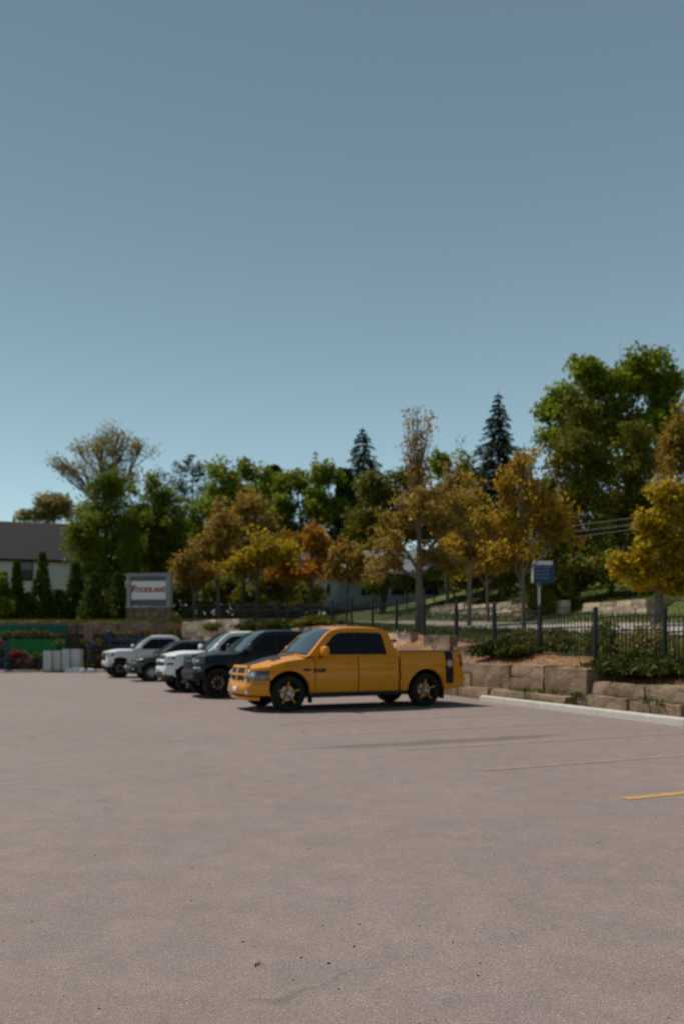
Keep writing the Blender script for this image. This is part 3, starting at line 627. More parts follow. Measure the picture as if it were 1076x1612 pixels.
    # chassis and wheel housings
    g = MB(); g.box(((xf+xr)/2, 0, zr+.16), (xf-xr-2*Ra, 2*hw-.16, .30)).box(((xf+xe)/2, 0, zr+.30), (xe-xf-.0, 1.2, .36)).box(((xb+xr)/2+.05, 0, zr+.26), (xr-xb-.2, 1.3, .34)).box((0, 0, zr+.05), (xf-xr, .8, .2))
    g.box(((xc+cp[-1].x)/2, 0, (belt+zr)/2+.05), (xc-cp[-1].x-.05, 2*hw-.2, belt-zr-.2))
    for xa in (xf, xr):
        for sg in (-1, 1):
            Q = [(xa+(Ra+.01)*math.cos(q), (Ra+.01)*math.sin(q)+r) for q in np.linspace(-.12, math.pi+.12, 18)]
            g.grid([[(x, sg*y, z) for x, z in Q] for y in (hw-.07, .52)]); g.add([(x, sg*.52, z) for x, z in Q], [tuple(range(len(Q)))])
    g.tube([(xf, -.7, r), (xf, .7, r)], .05).tube([(xr, -.7, r), (xr, .7, r)], .07).lathe([(0, -.16), (.16, -.1), (.18, 0), (.16, .1), (0, .16)], 10, o=(xr, 0, r))
    g.build('chassis', M['under'], t)
    # doors with windows and handles
    hands = S.get('handle', S['paint'])
    for sg in (1, -1):
        for i, (x0, x1) in enumerate(S['doors']):
            g = MB(); side(g, x0+.006, x1-.006, sg, dy=.004, zt=lambda x: belt-.005, zb_=lambda x: zr+.05, n=8); d = g.build('door', P_, t, smooth=.6)
            hx, hz = x0+.22, belt-.17; h = MB().tube([(hx-.11, sg*(hwf(hx, hz)-.01), hz), (hx-.09, sg*(hwf(hx, hz)+.035), hz), (hx+.09, sg*(hwf(hx, hz)+.035), hz), (hx+.11, sg*(hwf(hx, hz)-.01), hz)], .018, 6); h.build('handle', M[hands], d, smooth=.8)
            wpoly = S['wins'][i]; g = MB(); g.poly([(x, sg*(hwz(z)+.006), z) for x, z in wpoly], (0, -sg*.02, 0)); g.build('window', M['glass'], d)
        for wpoly in S['wins'][len(S['doors']):]:
            g = MB(); g.poly([(x, sg*(hwz(z)+.006), z) for x, z in wpoly], (0, -sg*.02, 0)); g.build('quarter_window', M['glass'], t)
        sill = MB(); sill.box(((xf+xr)/2-.0, sg*(hw-.09), zr-.0), (xf-xr-2*Ra-.06, .17, .085)); sill.build('side_step', M['blackp'] if S.get('step', 1) else P_, t)
        mx, mz = S['mirror']; g = MB(); y0 = S['hwb']; mh = S.get('mh', .22); ring = []
        for yy, q in ((.045, .30), (.055, .62), (.08, .9), (.14, 1.0), (.21, .98), (.255, .86), (.275, .6), (.28, .2), (.2805, .01)):
            ring.append([(mx+.02+.075*q*math.copysign(abs(math.cos(a_))**.6, math.cos(a_))-.03*(yy-.05)/.2, sg*(y0+yy), mz+mh*.42+mh*.5*q*math.copysign(abs(math.sin(a_))**.6, math.sin(a_))) for a_ in np.linspace(0, 2*math.pi, 17)])
        g.grid(ring)
        m_ = g.build('mirror', M[S.get('mirrorp', S['paint'])], t, smooth=1.2); MB().tube([(mx+.03, sg*(y0-.06), mz+.0), (mx+.02, sg*(y0+.10), mz+.03)], [.05, .04], 6).build('bracket', M['blackp'], m_); MB().grid([[(mx-.062+.01*abs(p_), sg*(y0+.08+.17*h_), mz+mh*(.42+.38*p_)) for p_ in (-1, 0, 1)] for h_ in (0, 1)]).build('mirror_glass', M['wind'], m_)
        bw_ = [p for w_ in S['wins'][:2] for p in w_]; xb0, xb1 = max(x for x, z in S['wins'][1]), min(x for x, z in S['wins'][0]); zb0, zb1 = min(z for x, z in bw_), max(z for x, z in S['wins'][1])-.01
        g = MB(); g.poly([(x, sg*(hwz(z)+.003), z) for x, z in ((xb0-.01, zb0), (xb1+.01, zb0), (xb1+.01, zb1), (xb0-.01, zb1))], (0, -sg*.02, 0)); g.build('door_pillar', M['blackp'], t)
    # windscreens
    i0, i1 = S['wi']; n_ = len(cp)-1
    g = MB(); g.shell([[cabp(lerp(i0*n_, i1*n_, k/6), b, .006) for b in np.linspace(-.9, .9, 9)] for k in range(7)], (-.01, 0, -.02)); ws = g.build('windshield', M['wind'], t, smooth=.8)
    g = MB()
    for yy in (-.35, .3): g.tube([cabp(i0*n_+.02, yy/S['hwb'], .02), cabp(lerp(i0, i1, .12)*n_, (yy+.5)/S['hwb'], .025)], .012, 4)
    g.build('wiper', M['blackp'], ws)
    j0, j1 = S['ri']; g = MB(); g.shell([[cabp(lerp(j0*n_, j1*n_, k/4), b, .006) for b in np.linspace(-.85, .85, 7)] for k in range(5)], (.02, 0, -.01)); g.build('rear_window', M['glass'], t, smooth=.8)
    # wheels
    for xa in (xf, xr):
        for sg in (1, -1):
            wy = sg*(hw-.135); we = bpy.data.objects.new('wheel', None); C.objects.link(we); we.parent = t; we.location = (xa, wy, r); we.rotation_euler = (0, S.get('wrot', random.uniform(0, 1.2)), 0); wt = .135
            MB().lathe([(r*.66, -wt*.8), (r*.72, -wt), (r*.93, -wt*.98), (r*.985, -wt*.8), (r, -wt*.5), (r*.995, 0), (r, wt*.5), (r*.985, wt*.8), (r*.93, wt*.98), (r*.72, wt), (r*.66, wt*.8)], 40).build('tyre', M['rubber'], we, smooth=.7)
            rr = r*.68; MB().lathe([(rr, -wt*.8), (rr*.9, -wt*.3), (rr*.9, wt*.55), (rr*.98, wt*.86), (rr*1.02, wt*.86)], 32).lathe([(.0, -sg*.02), (rr*.9, -sg*.02)], 24).build('rim', M[S['rim']], we, smooth=.6)
            MB().lathe([(.01, sg*.01), (rr*.62, sg*.01), (rr*.62, -sg*.01)], 24).build('brake_disc', M['steel'], we)
            ns = S['spokes'][0]; sw = S['spokes'][1]
            for k in range(ns):
                g = MB(); a = 6.283*k/ns; ca_, sa_ = math.cos(a), math.sin(a)
                def sp(rad, off, dep): return (rad*ca_-off*sa_, sg*dep, rad*sa_+off*ca_)
                g.grid([[sp(q, o_, dp) for o_, dp in ((-w2, wt*.35), (-w2*.8, d2), (0, d2+.012), (w2*.8, d2), (w2, wt*.35))] for q, w2, d2 in ((.03, sw*1.0, wt*.62), (rr*.5, sw*.85, wt*.7), (rr*.97, sw*1.05, wt*.84))])
                g.build('spoke', M[S['spokes'][2]], we, smooth=.6)
            MB().lathe([(.0, sg*wt*.8), (.05, sg*wt*.78), (.058, sg*wt*.6)], 14).build('hub_cap', M[S.get('hub', 'chrome')], we, smooth=.6)
    # patches on the front: (part, material, b0, b1, z0, z1, stands proud, mirrored)
    def fpatch(nm, m_, b0, b1, z0, z1, dx, par=t, slope=0, nb_=7):
        g = MB(); g.shell([[fp(lerp(b0, b1, i/nb_), lerp(z0, z1, k/4)+slope*(lerp(b0, b1, i/nb_)-b0), dx-(.35*dx if k in (0, 4) else 0)) for i in range(nb_+1)] for k in range(5)], (-.04-max(0, dx), 0, 0)); return g.build(nm, M[m_], par, smooth=.7)
    for f in S['fpatches']:
        nm, m_, b0, b1, z0, z1, dx, mir = f[:8]; sl = f[8] if len(f) > 8 else 0
        o1 = fpatch(nm, m_, b0, b1, z0, z1, dx, slope=sl); kids = f[9] if len(f) > 9 else []
        for (kn, km, c0, c1, y0, y1, kd) in kids: fpatch(kn, km, c0, c1, y0, y1, kd, o1, sl)
        if mir:
            o2 = fpatch(nm, m_, -b0, -b1, z0, z1, dx, slope=-sl)
            for (kn, km, c0, c1, y0, y1, kd) in kids: fpatch(kn, km, -c0, -c1, y0, y1, kd, o2, -sl)
    def spatch(nm, m_, x0, x1, z0, z1, dy, sgs=(1, -1), par=t):
        o = None
        for sg in sgs:
            g = MB(); g.shell([[(lerp(x0, x1, i/5), sg*(hwf(lerp(x0, x1, i/5), lerp(z0, z1, k/6))+dy), lerp(z0, z1, k/6)) for i in range(6)] for k in range(7)], (0, -sg*.03, 0)); o = g.build(nm, M[m_], par, smooth=.7)
        return o
    for a in S.get('spatches', []): spatch(*a)
    for (b_, z_, dx_, rad_) in S.get('glint_domes', ()):  # chrome domes added on lamps and bumper to catch sun glints; not real bulbs
        for sg in (-1, 1):
            c_ = fp(sg*b_, z_, dx_); g = MB(); g.grid([[(c_.x+rad_*math.cos(q)*.8, c_.y+rad_*math.sin(q)*math.cos(w2), c_.z+rad_*math.sin(q)*math.sin(w2)) for w2 in np.linspace(0, 2*math.pi, 17)] for q in np.linspace(.02, math.pi/2, 8)]); g.build('glint_dome', M['chrome'], t, smooth=1.5)
    # bumpers
    for (nm, m_, b1, z0, z1, dx) in S['bumpers']:
        g = MB(); pr = [(0, 0), (.9, .08), (1, .4), (.95, .75), (.55, .97), (0, 1)]
        g.grid([[fp(b, zfb+.02)*0+Vector((fx(lerp(z0, z1, h))-cv(b)*(.85+.15*min(1, abs(b)**6))+dx*a*(1-.75*max(0, (abs(b)-.86)/.14)), b*hwf(xedge(z1), z1)*1.0, lerp(z0, z1, h))) for a, h in pr] for b in np.linspace(-b1, b1, 25)]); g.build(nm, M[m_], t, smooth=.8)
    for (nm, m_, b1, z0, z1, dx) in S.get('rbumpers', []):
        g = MB(); g.grid([[rp(b, lerp(z0, z1, h), dx*a*(1-.3*b*b)) for a, h in ((0, 0), (1, .1), (1, .8), (.7, 1), (0, 1))] for b in np.linspace(-b1, b1, 13)])
        for sg in (-1, 1): g.add([rp(sg*b1, lerp(z0, z1, h), dx*a*.7) for a, h in ((0, 0), (1, .1), (1, .8), (.7, 1), (0, 1))], [(0, 1, 2, 3, 4)])
        g.build(nm, M[m_], t, smooth=.8)
    for sg in (-1, 1) if not rail else ():
        z0, z1 = S['tail']; g = MB(); g.shell([[rp(sg*b, z, .012) for b in (.86, .93, 1.0)]+[(xb+.05+q, sg*(hwf(xb+.05, z)+.008), z) for q in (.06, .14)] for z in np.linspace(z0, z1, 4)], (.03, -sg*.02, 0)); g.build('taillight', M['red'], t, smooth=.9)
    S['_'] = dict(htop=htop, fp=fp, spatch=spatch, hwf=hwf, cabp=cabp, t=t, body=ho, n=n_)
    return t
def text_mesh(s, size, mat_, name, parent, mtx, ext=.004, off=.0, shear=0, sx=1):
    cu = bpy.data.curves.new(name, 'FONT'); cu.body = s; cu.size = size; cu.extrude = ext; cu.align_x = 'CENTER'; cu.align_y = 'CENTER'; cu.offset = off; cu.shear = shear
    to = bpy.data.objects.new('tmp', cu); C.objects.link(to); bpy.context.view_layer.update()
    me = bpy.data.meshes.new_from_object(to.evaluated_get(bpy.context.evaluated_depsgraph_get())); bpy.data.objects.remove(to); me.materials.clear(); me.materials.append(mat_)
    o = link(name, me, parent); o.matrix_local = mtx @ Matrix.Diagonal((sx, 1, 1, 1)); return o

RAM = dict(paint='yellow', xf=1.785, xr=-1.785, r=.405, R=.515, hw=1.0, zr=.36, xc=1.24, belt=1.245, rail=1.33, xe=2.34, xb=-2.86, bed0=-1.065, zrb=.50, wrot=-math.pi/2,
    zs=[(-3, 1.325), (-1.07, 1.325), (-1.0, 1.25), (.6, 1.245), (1.22, 1.20), (1.8, 1.13), (2.2, 1.03), (2.6, .95)], zfb=.36, front=[(.3, 2.60), (.45, 2.66), (.8, 2.66), (.95, 2.63), (1.05, 2.58), (1.2, 2.5)],
    crown=.085, bulge=.035, cab=[(1.36, 1.225), (1.26, 1.27), (.84, 1.70), (.66, 1.83), (.40, 1.89), (-.3, 1.905), (-.76, 1.875), (-.86, 1.72), (-1.01, 1.25)], hwb=.945, hwr=.74,
    doors=[(.07, 1.15), (-1.02, .06)], wins=[[(.12, 1.275), (1.02, 1.275), (.92, 1.40), (.62, 1.70), (.48, 1.775), (.12, 1.795)], [(-.72, 1.275), (.075, 1.275), (.075, 1.795), (-.56, 1.785), (-.65, 1.74)]],
    mirror=(.96, 1.24), mh=.25, wi=(.10, .42), ri=(.84, .97), rim='blackp', spokes=(5, .022, 'yellow'), hub='steel', tail=(.95, 1.0), handle='yellow', curve=(.12, .30),
    bumpers=[('front_bumper', 'yellow', 1.0, .36, .65, .07), ('chin_spoiler', 'yellow', .9, .25, .34, .08)],
    rbumpers=[('rear_bumper', 'yellow', 1.0, .50, .80, .14)],
    fpatches=[('grille', 'blackp', -.50, .50, .67, .985, .010, False), ('grille_bar', 'yellow', -.55, .55, .975, 1.03, .030, False), ('grille_bar', 'yellow', -.52, .52, .80, .85, .026, False), ('grille_bar', 'yellow', -.52, .52, .645, .685, .026, False),
        ('grille_bar', 'yellow', -.04, .04, .68, .98, .03, False), ('grille_bar', 'yellow', .48, .56, .66, 1.0, .028, True),
        ('headlight', 'lensdark', .585, 1.0, .70, .925, .016, True, -.0, [('lamp_reflector', 'lens', .60, .70, .80, .91, .026), ('lamp_reflector', 'chrome', .72, .82, .79, .90, .026), ('lamp_reflector', 'amber', .90, .97, .73, .80, .024)]),
        ('lower_intake', 'blackp', -.50, .30, .34, .42, .062, False), ('licence_plate', 'white', -.145, .145, .42, .56, .085, False), ('fog_lamp', 'lens', .62, .72, .40, .49, .075, True), ('fog_lamp_surround', 'blackp', .58, .78, .375, .52, .066, True)],
    glint_domes=[(.655, .845, .0, .072), (.775, .825, .0, .072), (.67, .445, .045, .065), (.52, .66, .0, .05), (.60, .665, .02, .05)], spatches=[('rear_stripe', 'badge', -2.58, -2.35, .55, 1.325, .006), ('taillight', 'red', -2.855, -2.77, .97, 1.27, .007)])
GM = dict(RAM, fcut=.28, glint_domes=[(.69, 1.05, .0, .06), (.72, .62, .04, .05)], wrot=.3, zfb=.5, xc=1.22, tail=(.95, 1.3), paint='p_black', r=.43, R=.53, zr=.40, xf=1.85, xr=-1.85, xe=2.38, xb=-2.95, bed0=-1.07, zs=[(-3, 1.36), (-1.07, 1.36), (-1.0, 1.27), (.6, 1.265), (1.22, 1.24), (1.9, 1.22), (2.5, 1.16), (2.8, 1.14)], belt=1.265, rail=1.365,
    front=[(.4, 2.74), (.7, 2.80), (1.0, 2.80), (1.2, 2.76), (1.3, 2.7)], crown=.05, bulge=.05, rim='blackp', spokes=(8, .03, 'p_black'), hub='blackp', flare=.04, handle='p_black', curve=(.08, .20),
    cab=[(1.30, 1.255), (1.18, 1.29), (.62, 1.80), (.38, 1.89), (-.3, 1.91), (-.78, 1.88), (-.9, 1.72), (-1.02, 1.27)],
    bumpers=[('front_bumper', 'blackp', 1.0, .50, .78, .07)], rbumpers=[('rear_bumper', 'blackp', 1.0, .52, .8, .16)],
    fpatches=[('grille', 'blackp', -.55, .55, .80, 1.16, .02, False), ('grille_bar', 'p_black', -.58, .58, 1.02, 1.06, .05, False), ('grille_bar', 'p_black', -.58, .58, .92, .95, .05, False), ('grille_surround', 'p_black', -.62, .62, 1.15, 1.20, .05, False),
        ('headlight', 'lensdark', .60, 1.0, .98, 1.15, .02, True, 0, [('lamp_reflector', 'lens', .64, .74, 1.02, 1.12, .03), ('lamp_reflector', 'chrome', .78, .88, 1.03, 1.11, .03), ('lamp_reflector', 'chrome', .62, .70, .985, 1.0, .03)]), ('daytime_lamp', 'lens', .68, .92, .83, .88, .03, True), ('fog_lamp', 'chrome', .66, .76, .58, .66, .08, True), ('tow_hook', 'chrome', .40, .46, .56, .62, .085, True)],
    mirror=(.98, 1.30), spatches=[('taillight', 'red', -2.945, -2.86, .97, 1.3, .007)], wins=[[(.14, 1.295), (.98, 1.295), (.86, 1.42), (.54, 1.70), (.40, 1.77), (.14, 1.79)], [(-.72, 1.295), (.06, 1.295), (.06, 1.79), (-.54, 1.78), (-.64, 1.72)]])
CHEV = dict(GM, fcut=.24, glint_domes=[(.76, .90, .0, .065), (.80, 1.07, .0, .05), (.71, .61, .035, .06)], paint='p_white', r=.40, R=.50, zr=.38, spokes=(6, .04, 'steel'), rim='blackp', hub='steel', handle='p_white', flare=.025, front=[(.4, 2.72), (.6, 2.80), (.85, 2.82), (1.1, 2.78), (1.2, 2.73), (1.3, 2.66)],
    bumpers=[('front_bumper', 'p_white', 1.0, .54, .82, .05), ('chin_spoiler', 'blackp', .95, .40, .54, .08)], rbumpers=[('rear_bumper', 'chrome', 1.0, .52, .8, .16)],
    fpatches=[('grille', 'blackp', -.60, .60, .80, 1.17, .01, False), ('grille_bar', 'p_white', -.70, .70, .95, 1.035, .045, False), ('grille_bar', 'blackp', -.6, .6, 1.08, 1.10, .03, False), ('headlight', 'lensdark', .60, 1.0, 1.045, 1.13, .02, True, 0, [('lamp_reflector', 'lens', .68, .8, 1.06, 1.11, .03), ('lamp_reflector', 'chrome', .85, .94, 1.06, 1.11, .03)]),
        ('headlight', 'lensdark', .66, .98, .86, .94, .02, True, 0, [('lamp_reflector', 'chrome', .72, .82, .875, .93, .03)]), ('fog_lamp', 'chrome', .66, .76, .57, .65, .065, True), ('lower_intake', 'blackp', -.5, .5, .56, .66, .06, False), ('badge', 'badge', -.08, .08, .965, 1.02, .05, False), ('licence_plate', 'white', -.145, .145, .66, .77, .07, False)])
TUN = dict(CHEV, fcut=.34, glint_domes=[(.70, 1.06, .0, .085)], paint='p_silver', spokes=(6, .045, 'blackp'), hub='blackp', R=.52, r=.42, handle='p_silver', curve=(.10, .24), bumpers=[('front_bumper', 'p_silver', 1.0, .50, .78, .05)],
    fpatches=[('grille', 'blackp', -.56, .56, .62, 1.16, .02, False), ('grille_bar', 'p_silver', -.6, .6, 1.14, 1.19, .05, False), ('grille_bar', 'blackp', -.5, .5, .96, .99, .04, False), ('headlight', 'lensdark', .60, 1.0, 1.0, 1.14, .02, True, 0, [('lamp_reflector', 'lens', .64, .76, 1.03, 1.11, .03), ('lamp_reflector', 'lens', .8, .92, 1.03, 1.11, .03)]), ('lower_intake', 'blackp', -.5, .5, .50, .58, .06, False), ('fog_lamp', 'lens', .68, .78, .58, .66, .065, True)])
SUV = dict(fcut=.04, paint='p_grey', xf=1.34, xr=-1.34, r=.36, R=.45, hw=.93, zr=.32, xc=.95, belt=1.06, rail=None, xe=1.92, xb=-2.2, zrb=.42, zs=[(-2.3, 1.08), (-1.5, 1.08), (.5, 1.05), (.95, 1.04), (1.5, .98), (2.0, .88), (2.3, .84)], zfb=.36,
    front=[(.3, 2.18), (.5, 2.25), (.75, 2.26), (.9, 2.2), (1.0, 2.12)], crown=.07, bulge=.015, curve=(.14, .30), cab=[(1.16, 1.05), (1.0, 1.10), (.30, 1.56), (.0, 1.645), (-.8, 1.66), (-1.6, 1.60), (-1.85, 1.52), (-2.12, 1.06)], hwb=.87, hwr=.64,
    doors=[(-.02, .92), (-.98, -.03)], wins=[[(.03, 1.09), (.84, 1.09), (.62, 1.26), (.30, 1.47), (.12, 1.55), (.03, 1.56)], [(-.9, 1.09), (-.05, 1.09), (-.05, 1.56), (-.9, 1.55)], [(-1.0, 1.12), (-1.0, 1.53), (-1.45, 1.48), (-1.75, 1.22)]],
    mirror=(.84, 1.12), mh=.17, wi=(.12, .38), ri=(.84, .97), rim='blackp', spokes=(10, .016, 'lens'), hub='steel', tail=(.82, 1.05), handle='p_grey', step=1,
    bumpers=[('front_bumper', 'p_grey', 1.0, .50, .66, .05), ('chin_spoiler', 'blackp', .9, .32, .46, .05)], rbumpers=[('rear_bumper', 'blackp', 1.0, .42, .6, .08)],
    fpatches=[('grille', 'blackp', -.5, .5, .66, .82, .012, False), ('grille_bar', 'chrome', -.54, .54, .82, .845, .03, False), ('headlight', 'lensdark', .56, 1.0, .72, .84, .02, True, .03, [('lamp_reflector', 'lens', .62, .72, .75, .80, .03), ('lamp_reflector', 'chrome', .78, .9, .75, .80, .03)]), ('lower_intake', 'blackp', -.6, .6, .42, .52, .045, False), ('fog_lamp_surround', 'blackp', .7, .92, .46, .60, .03, True), ('fog_lamp', 'lens', .76, .84, .49, .55, .045, True), ('licence_plate', 'white', -.16, .16, .54, .64, .07, False)])
def park(px, py, spec, near_front=True, yaw=STALL, Y=None):
    """ground position of the near front tyre foot -> vehicle origin; nose towards the lane"""
    Y = Y or 1890/(py-HOR); X = (px-CX)*Y/F; a = yaw; f = Vector((-math.cos(a), -math.sin(a))); far = Vector((-math.sin(a), math.cos(a)))
    o = Vector((X, Y))-f*spec['xf']+far*(spec['hw']-.01); return (o.x, o.y, 0), a+math.pi
YT = R(26)
f_, fa = Vector((-math.cos(YT), -math.sin(YT))), Vector((-math.sin(YT), math.cos(YT)))
oc = Vector((.43, 18.7))+fa*.98
ram = vehicle('pickup_truck', 'yellow crew cab pickup with black rear stripe parked nearest the camera', 'pickup truck', RAM, (oc.x, oc.y, 0), YT+math.pi)
K = RAM['_']; ht = K['htop']
def hpatch(nm, m_, b0, b1, a0, a1, dz):
    g = MB(); g.shell([[ht(lerp(a0, a1, k/8), lerp(b0, b1, i/6))+Vector((0, 0, dz)) for i in range(7)] for k in range(9)], (0, 0, -.02)); return g.build(nm, M[m_], ram, smooth=.8)
hpatch('hood_stripe', 'badge', -.36, .36, .03, .97, .004)
for sg in (1, -1): hpatch('hood_scoop', 'blackp', sg*.42, sg*.58, .42, .58, .016)
g = MB(); g.grid([[(x, y, RAM['rail']+.012+.02*(1-(y/.9)**2)) for y in np.linspace(-.9, .9, 7)] for x in np.linspace(-2.83, -1.09, 5)]); g.build('bed_cover', M['blackp'], ram, smooth=.7)
for sg in (1, -1):
    y = sg*(1.0-.12)
    for xx, zz, hh in ((1.785-.55, .42, .28), (-1.785-.50, .42, .28)): MB().box((xx, y, zz-hh/2+.04), (.02, .22, hh)).build('mud_flap', M['blackp'], ram)
    text = Matrix(((-sg, 0, 0, 1.20), (0, 0, sg, sg*(K['hwf'](1.2, .93)+.006)), (0, 1, 0, .925), (0, 0, 0, 1)))
    bx = lambda x, z, s: Matrix(((-sg, 0, 0, x), (0, 0, sg, sg*(K['hwf'](x, z)+.008)), (0, 1, 0, z), (0, 0, 0, 1)))
    text_mesh('HEMI', .075, M['badge'], 'badge_lettering', ram, bx(1.36, .93, 1), off=.003, sx=1.1); text_mesh('RAM', .125, M['badge'], 'badge_lettering', ram, bx(1.04, .915, 1), off=.006, sx=1.15)
    g = MB(); g.lathe([(0, .0), (.085, .0), (.09, -.006)], 18, o=(-2.465, sg*(K['hwf'](-2.465, 1.04)+.012), 1.04)); g.build('stripe_emblem', M['steel'], ram)
    MB().box((-2.465, sg*(K['hwf'](-2.465, .9)+.008), .92), (.15, .008, .045)).build('emblem_bar', M['red'], ram); MB().box((-2.465, sg*(K['hwf'](-2.465, 1.16)+.008), 1.155), (.15, .008, .03)).build('emblem_bar', M['red'], ram)
# slim bars rising from the front of the bed
for k, yy in enumerate((.55, .15)): MB().tube([(-1.14, yy+.1, 1.30), (-1.12, yy+.1, 1.42), (-1.50, yy-.05, 1.86)], .014, 6).build('bed_bar', M['signgrey'], ram, smooth=.8)
vehicle('pickup_truck', 'black pickup on big tyres right behind the yellow pickup', 'pickup truck', GM, *park(345, 1101, GM, Y=22.4))
vehicle('pickup_truck', 'white pickup with dark split grille beside the black pickup', 'pickup truck', CHEV, *park(298, 1092, CHEV, Y=25.1))
vehicle('parked_suv', 'dark grey SUV between two white pickups', 'suv', SUV, *park(240, 1073, SUV, Y=32.6))
vehicle('pickup_truck', 'pearl white pickup at far end of row beside the plant racks', 'pickup truck', TUN, *park(190, 1067, TUN, Y=36.2))

# ------------------------------------------------------------------ signs
X0, Y0 = (236-CX)*52/F, 52.0; zb = H(X0, Y0)
sg_ = thing('store_sign', 'grey framed monument sign with red store lettering on stone base', 'sign', (X0, Y0, zb), R(-9))
k = 52/F; SW, ST = 72*k, H0-(903-HOR)*k-zb
bh = .31*ST
for r_ in range(3):
    xw = -SW/2
    while xw < SW/2-.05:
        wd = min(random.uniform(.35, .7), SW/2-xw); o = link('stone', stone_mesh(wd-.02, bh/3-.015, .62, 'stone', 2, .02), sg_); o.location = (xw+wd/2, 0, bh/3*(r_+.5)); xw += wd
MB().box((0, 0, bh+.03), (SW+.1, .7, .06)).build('base_cap', M['concrete'], sg_)
for s_ in (-1, 1): MB().box((s_*(SW/2-.13), 0, (bh+ST)/2), (.24, .5, ST-bh-.14)).build('pillar', M['signgrey'], sg_)
MB().box((0, 0, ST-.14), (SW+.06, .56, .12)).box((0, 0, ST-.04), (SW+.22, .68, .085)).build('cornice', M['signgrey'], sg_)
MB().box((0, 0, (bh+ST)/2), (SW-.5, .3, ST-bh-.2)).build('backing', M['signslate'], sg_)
pz = bh+(ST-bh)*.50; MB().box((0, -.17, pz), (SW-.62, .06, (ST-bh)*.54)).build('sign_face', M['signwhite'], sg_)
fm = Matrix(((1, 0, 0, 0), (0, 0, -1, -.206), (0, 1, 0, pz+.02), (0, 0, 0, 1)))
text_mesh('F', .60, M['signred'], 'lettering', sg_, fm @ Matrix.Translation((-1.0, .05, 0)), off=.026, sx=1.2); text_mesh('OODLAND', .43, M['signred'], 'lettering', sg_, fm @ Matrix.Translation((.19, 0, 0)), off=.022, sx=.98)
q = W(848, 990, 31); zb = H(q.x, q.y); bs_ = thing('road_sign', 'blue road sign with pale lettering on grey post beyond the fence', 'sign', (q.x, q.y, zb), R(14)); k = 31/F
zt = H0-(883-HOR)*k-zb; zm = H0-(918-HOR)*k-zb
MB().tube([(0, .02, 0), (0, .02, zt-.1)], .05, 10).build('post', M['steel'], bs_, smooth=.8)
MB().box((.16, -.05, (zm+zt)/2-.08), (.90, .05, zt-zm-.17)).build('blue_panel', M['signblue'], bs_); MB().box((.12, -.05, zt-.075), (.80, .05, .15)).build('white_header', M['signwhite'], bs_); MB().box((0.0, -.0, zm-.06), (.16, .09, .16)).build('clamp', M['signslate'], bs_)
MB().box((-.315, -.05, (zm+zt)/2-.08), (.045, .06, zt-zm-.17)).build('edge_strip', M['signwhite'], bs_)
lt = MB()
for i in range(4):
    x = -.24
    while x < .36: 
        wl = random.uniform(.03, .085); lt.box((x+wl/2, -.079, zt-.24-.14*i), (wl, .006, .045)); x += wl+random.choice((.015, .015, .04))
lt.build('lettering', mat('pale_blue_print', (.22, .30, .36), .5), bs_)

# ------------------------------------------------------------------ houses
def house(label, cx, cy, z, yaw, L, D, he, hr, wall, roof, wins, over=.4, gable_front=False):
    t = thing('house', label, 'house', (cx, cy, z), yaw)
    n = int(he/.2)
    g = MB(); g.box((0, 0, he/2), (L, D, he)); g.add([(-L/2, -D/2, he), (-L/2, D/2, he), (-L/2, 0, hr-.1)], [(0, 1, 2)]); g.add([(L/2, -D/2, he), (L/2, D/2, he), (L/2, 0, hr-.1)], [(0, 2, 1)]); g.build('wall', M[wall], t)
    for i in range(n): 
        zc = .1+i*he/n; MB().add([(-L/2-.02, -D/2-.035, zc-.1), (L/2+.02, -D/2-.035, zc-.1), (L/2+.02, -D/2-.008, zc+he/n-.1), (-L/2-.02, -D/2-.008, zc+he/n-.1), (-L/2-.02, -D/2, zc-.1), (L/2+.02, -D/2, zc-.1)], [(0, 1, 2, 3), (4, 5, 1, 0)]).build('siding_board', M[wall], t)
    sl = (hr-he)/(D/2); rows_ = 14
    ro = bpy.data.objects.new('roof', None); C.objects.link(ro); ro.parent = t
    g = MB()
    for s_ in (-1, 1): g.poly([(-L/2-over, s_*(D/2+over), he-over*sl+.02), (L/2+over, s_*(D/2+over), he-over*sl+.02), (L/2+over, 0, hr), (-L/2-over, 0, hr)], (0, 0, -.16))
    g.build('roof_deck', M['eave'], ro)
    for i in range(rows_):
        f0, f1 = i/rows_, (i+1.12)/rows_; f1 = min(f1, 1); yy = lambda f: -(D/2+over+.03)*(1-f); zz = lambda f: he-over*sl+(hr-he+over*sl)*f+.05
        MB().poly([(-L/2-over-.02, yy(f0), zz(f0)+.03), (L/2+over+.02, yy(f0), zz(f0)+.03), (L/2+over+.02, yy(f1), zz(f1)), (-L/2-over-.02, yy(f1), zz(f1))], (0, 0, -.03)).build('shingle_row', M[roof], ro)
    MB().box((0, -D/2-over-.04, he-over*sl-.06), (L+2*over, .06, .18)).build('gutter', M['eave'], t)
    for (wx, wz, ww, wh) in wins:
        f = MB()
        for s_ in (-1, 1): f.box((wx+s_*ww/2, -D/2-.05, wz), (.09, .07, wh+.09)); f.box((wx, -D/2-.05, wz+s_*wh/2), (ww-.09, .07, .09))
        f.box((wx, -D/2-.05, wz), (ww-.09, .05, .06)); fo = f.build('window', M['eave'], t)
        MB().box((wx, -D/2-.045, wz+wh/4), (ww-.1, .012, wh/2-.08)).build('pane', M['wind'], fo); MB().box((wx, -D/2-.045, wz-wh/4), (ww-.1, .012, wh/2-.08)).build('pane', M['glass'], fo)
    return t
zb = 4.0; k = 73/F
house('white sided house with dark grey shingle roof behind the cedars', -31.3, 77.5, zb, R(16), 14, 9, 5.6, 9.35, 'siding', 'roof', [(1.15, 4.35, 1.1, 1.9), (-3.5, 4.35, 1.1, 1.9)])
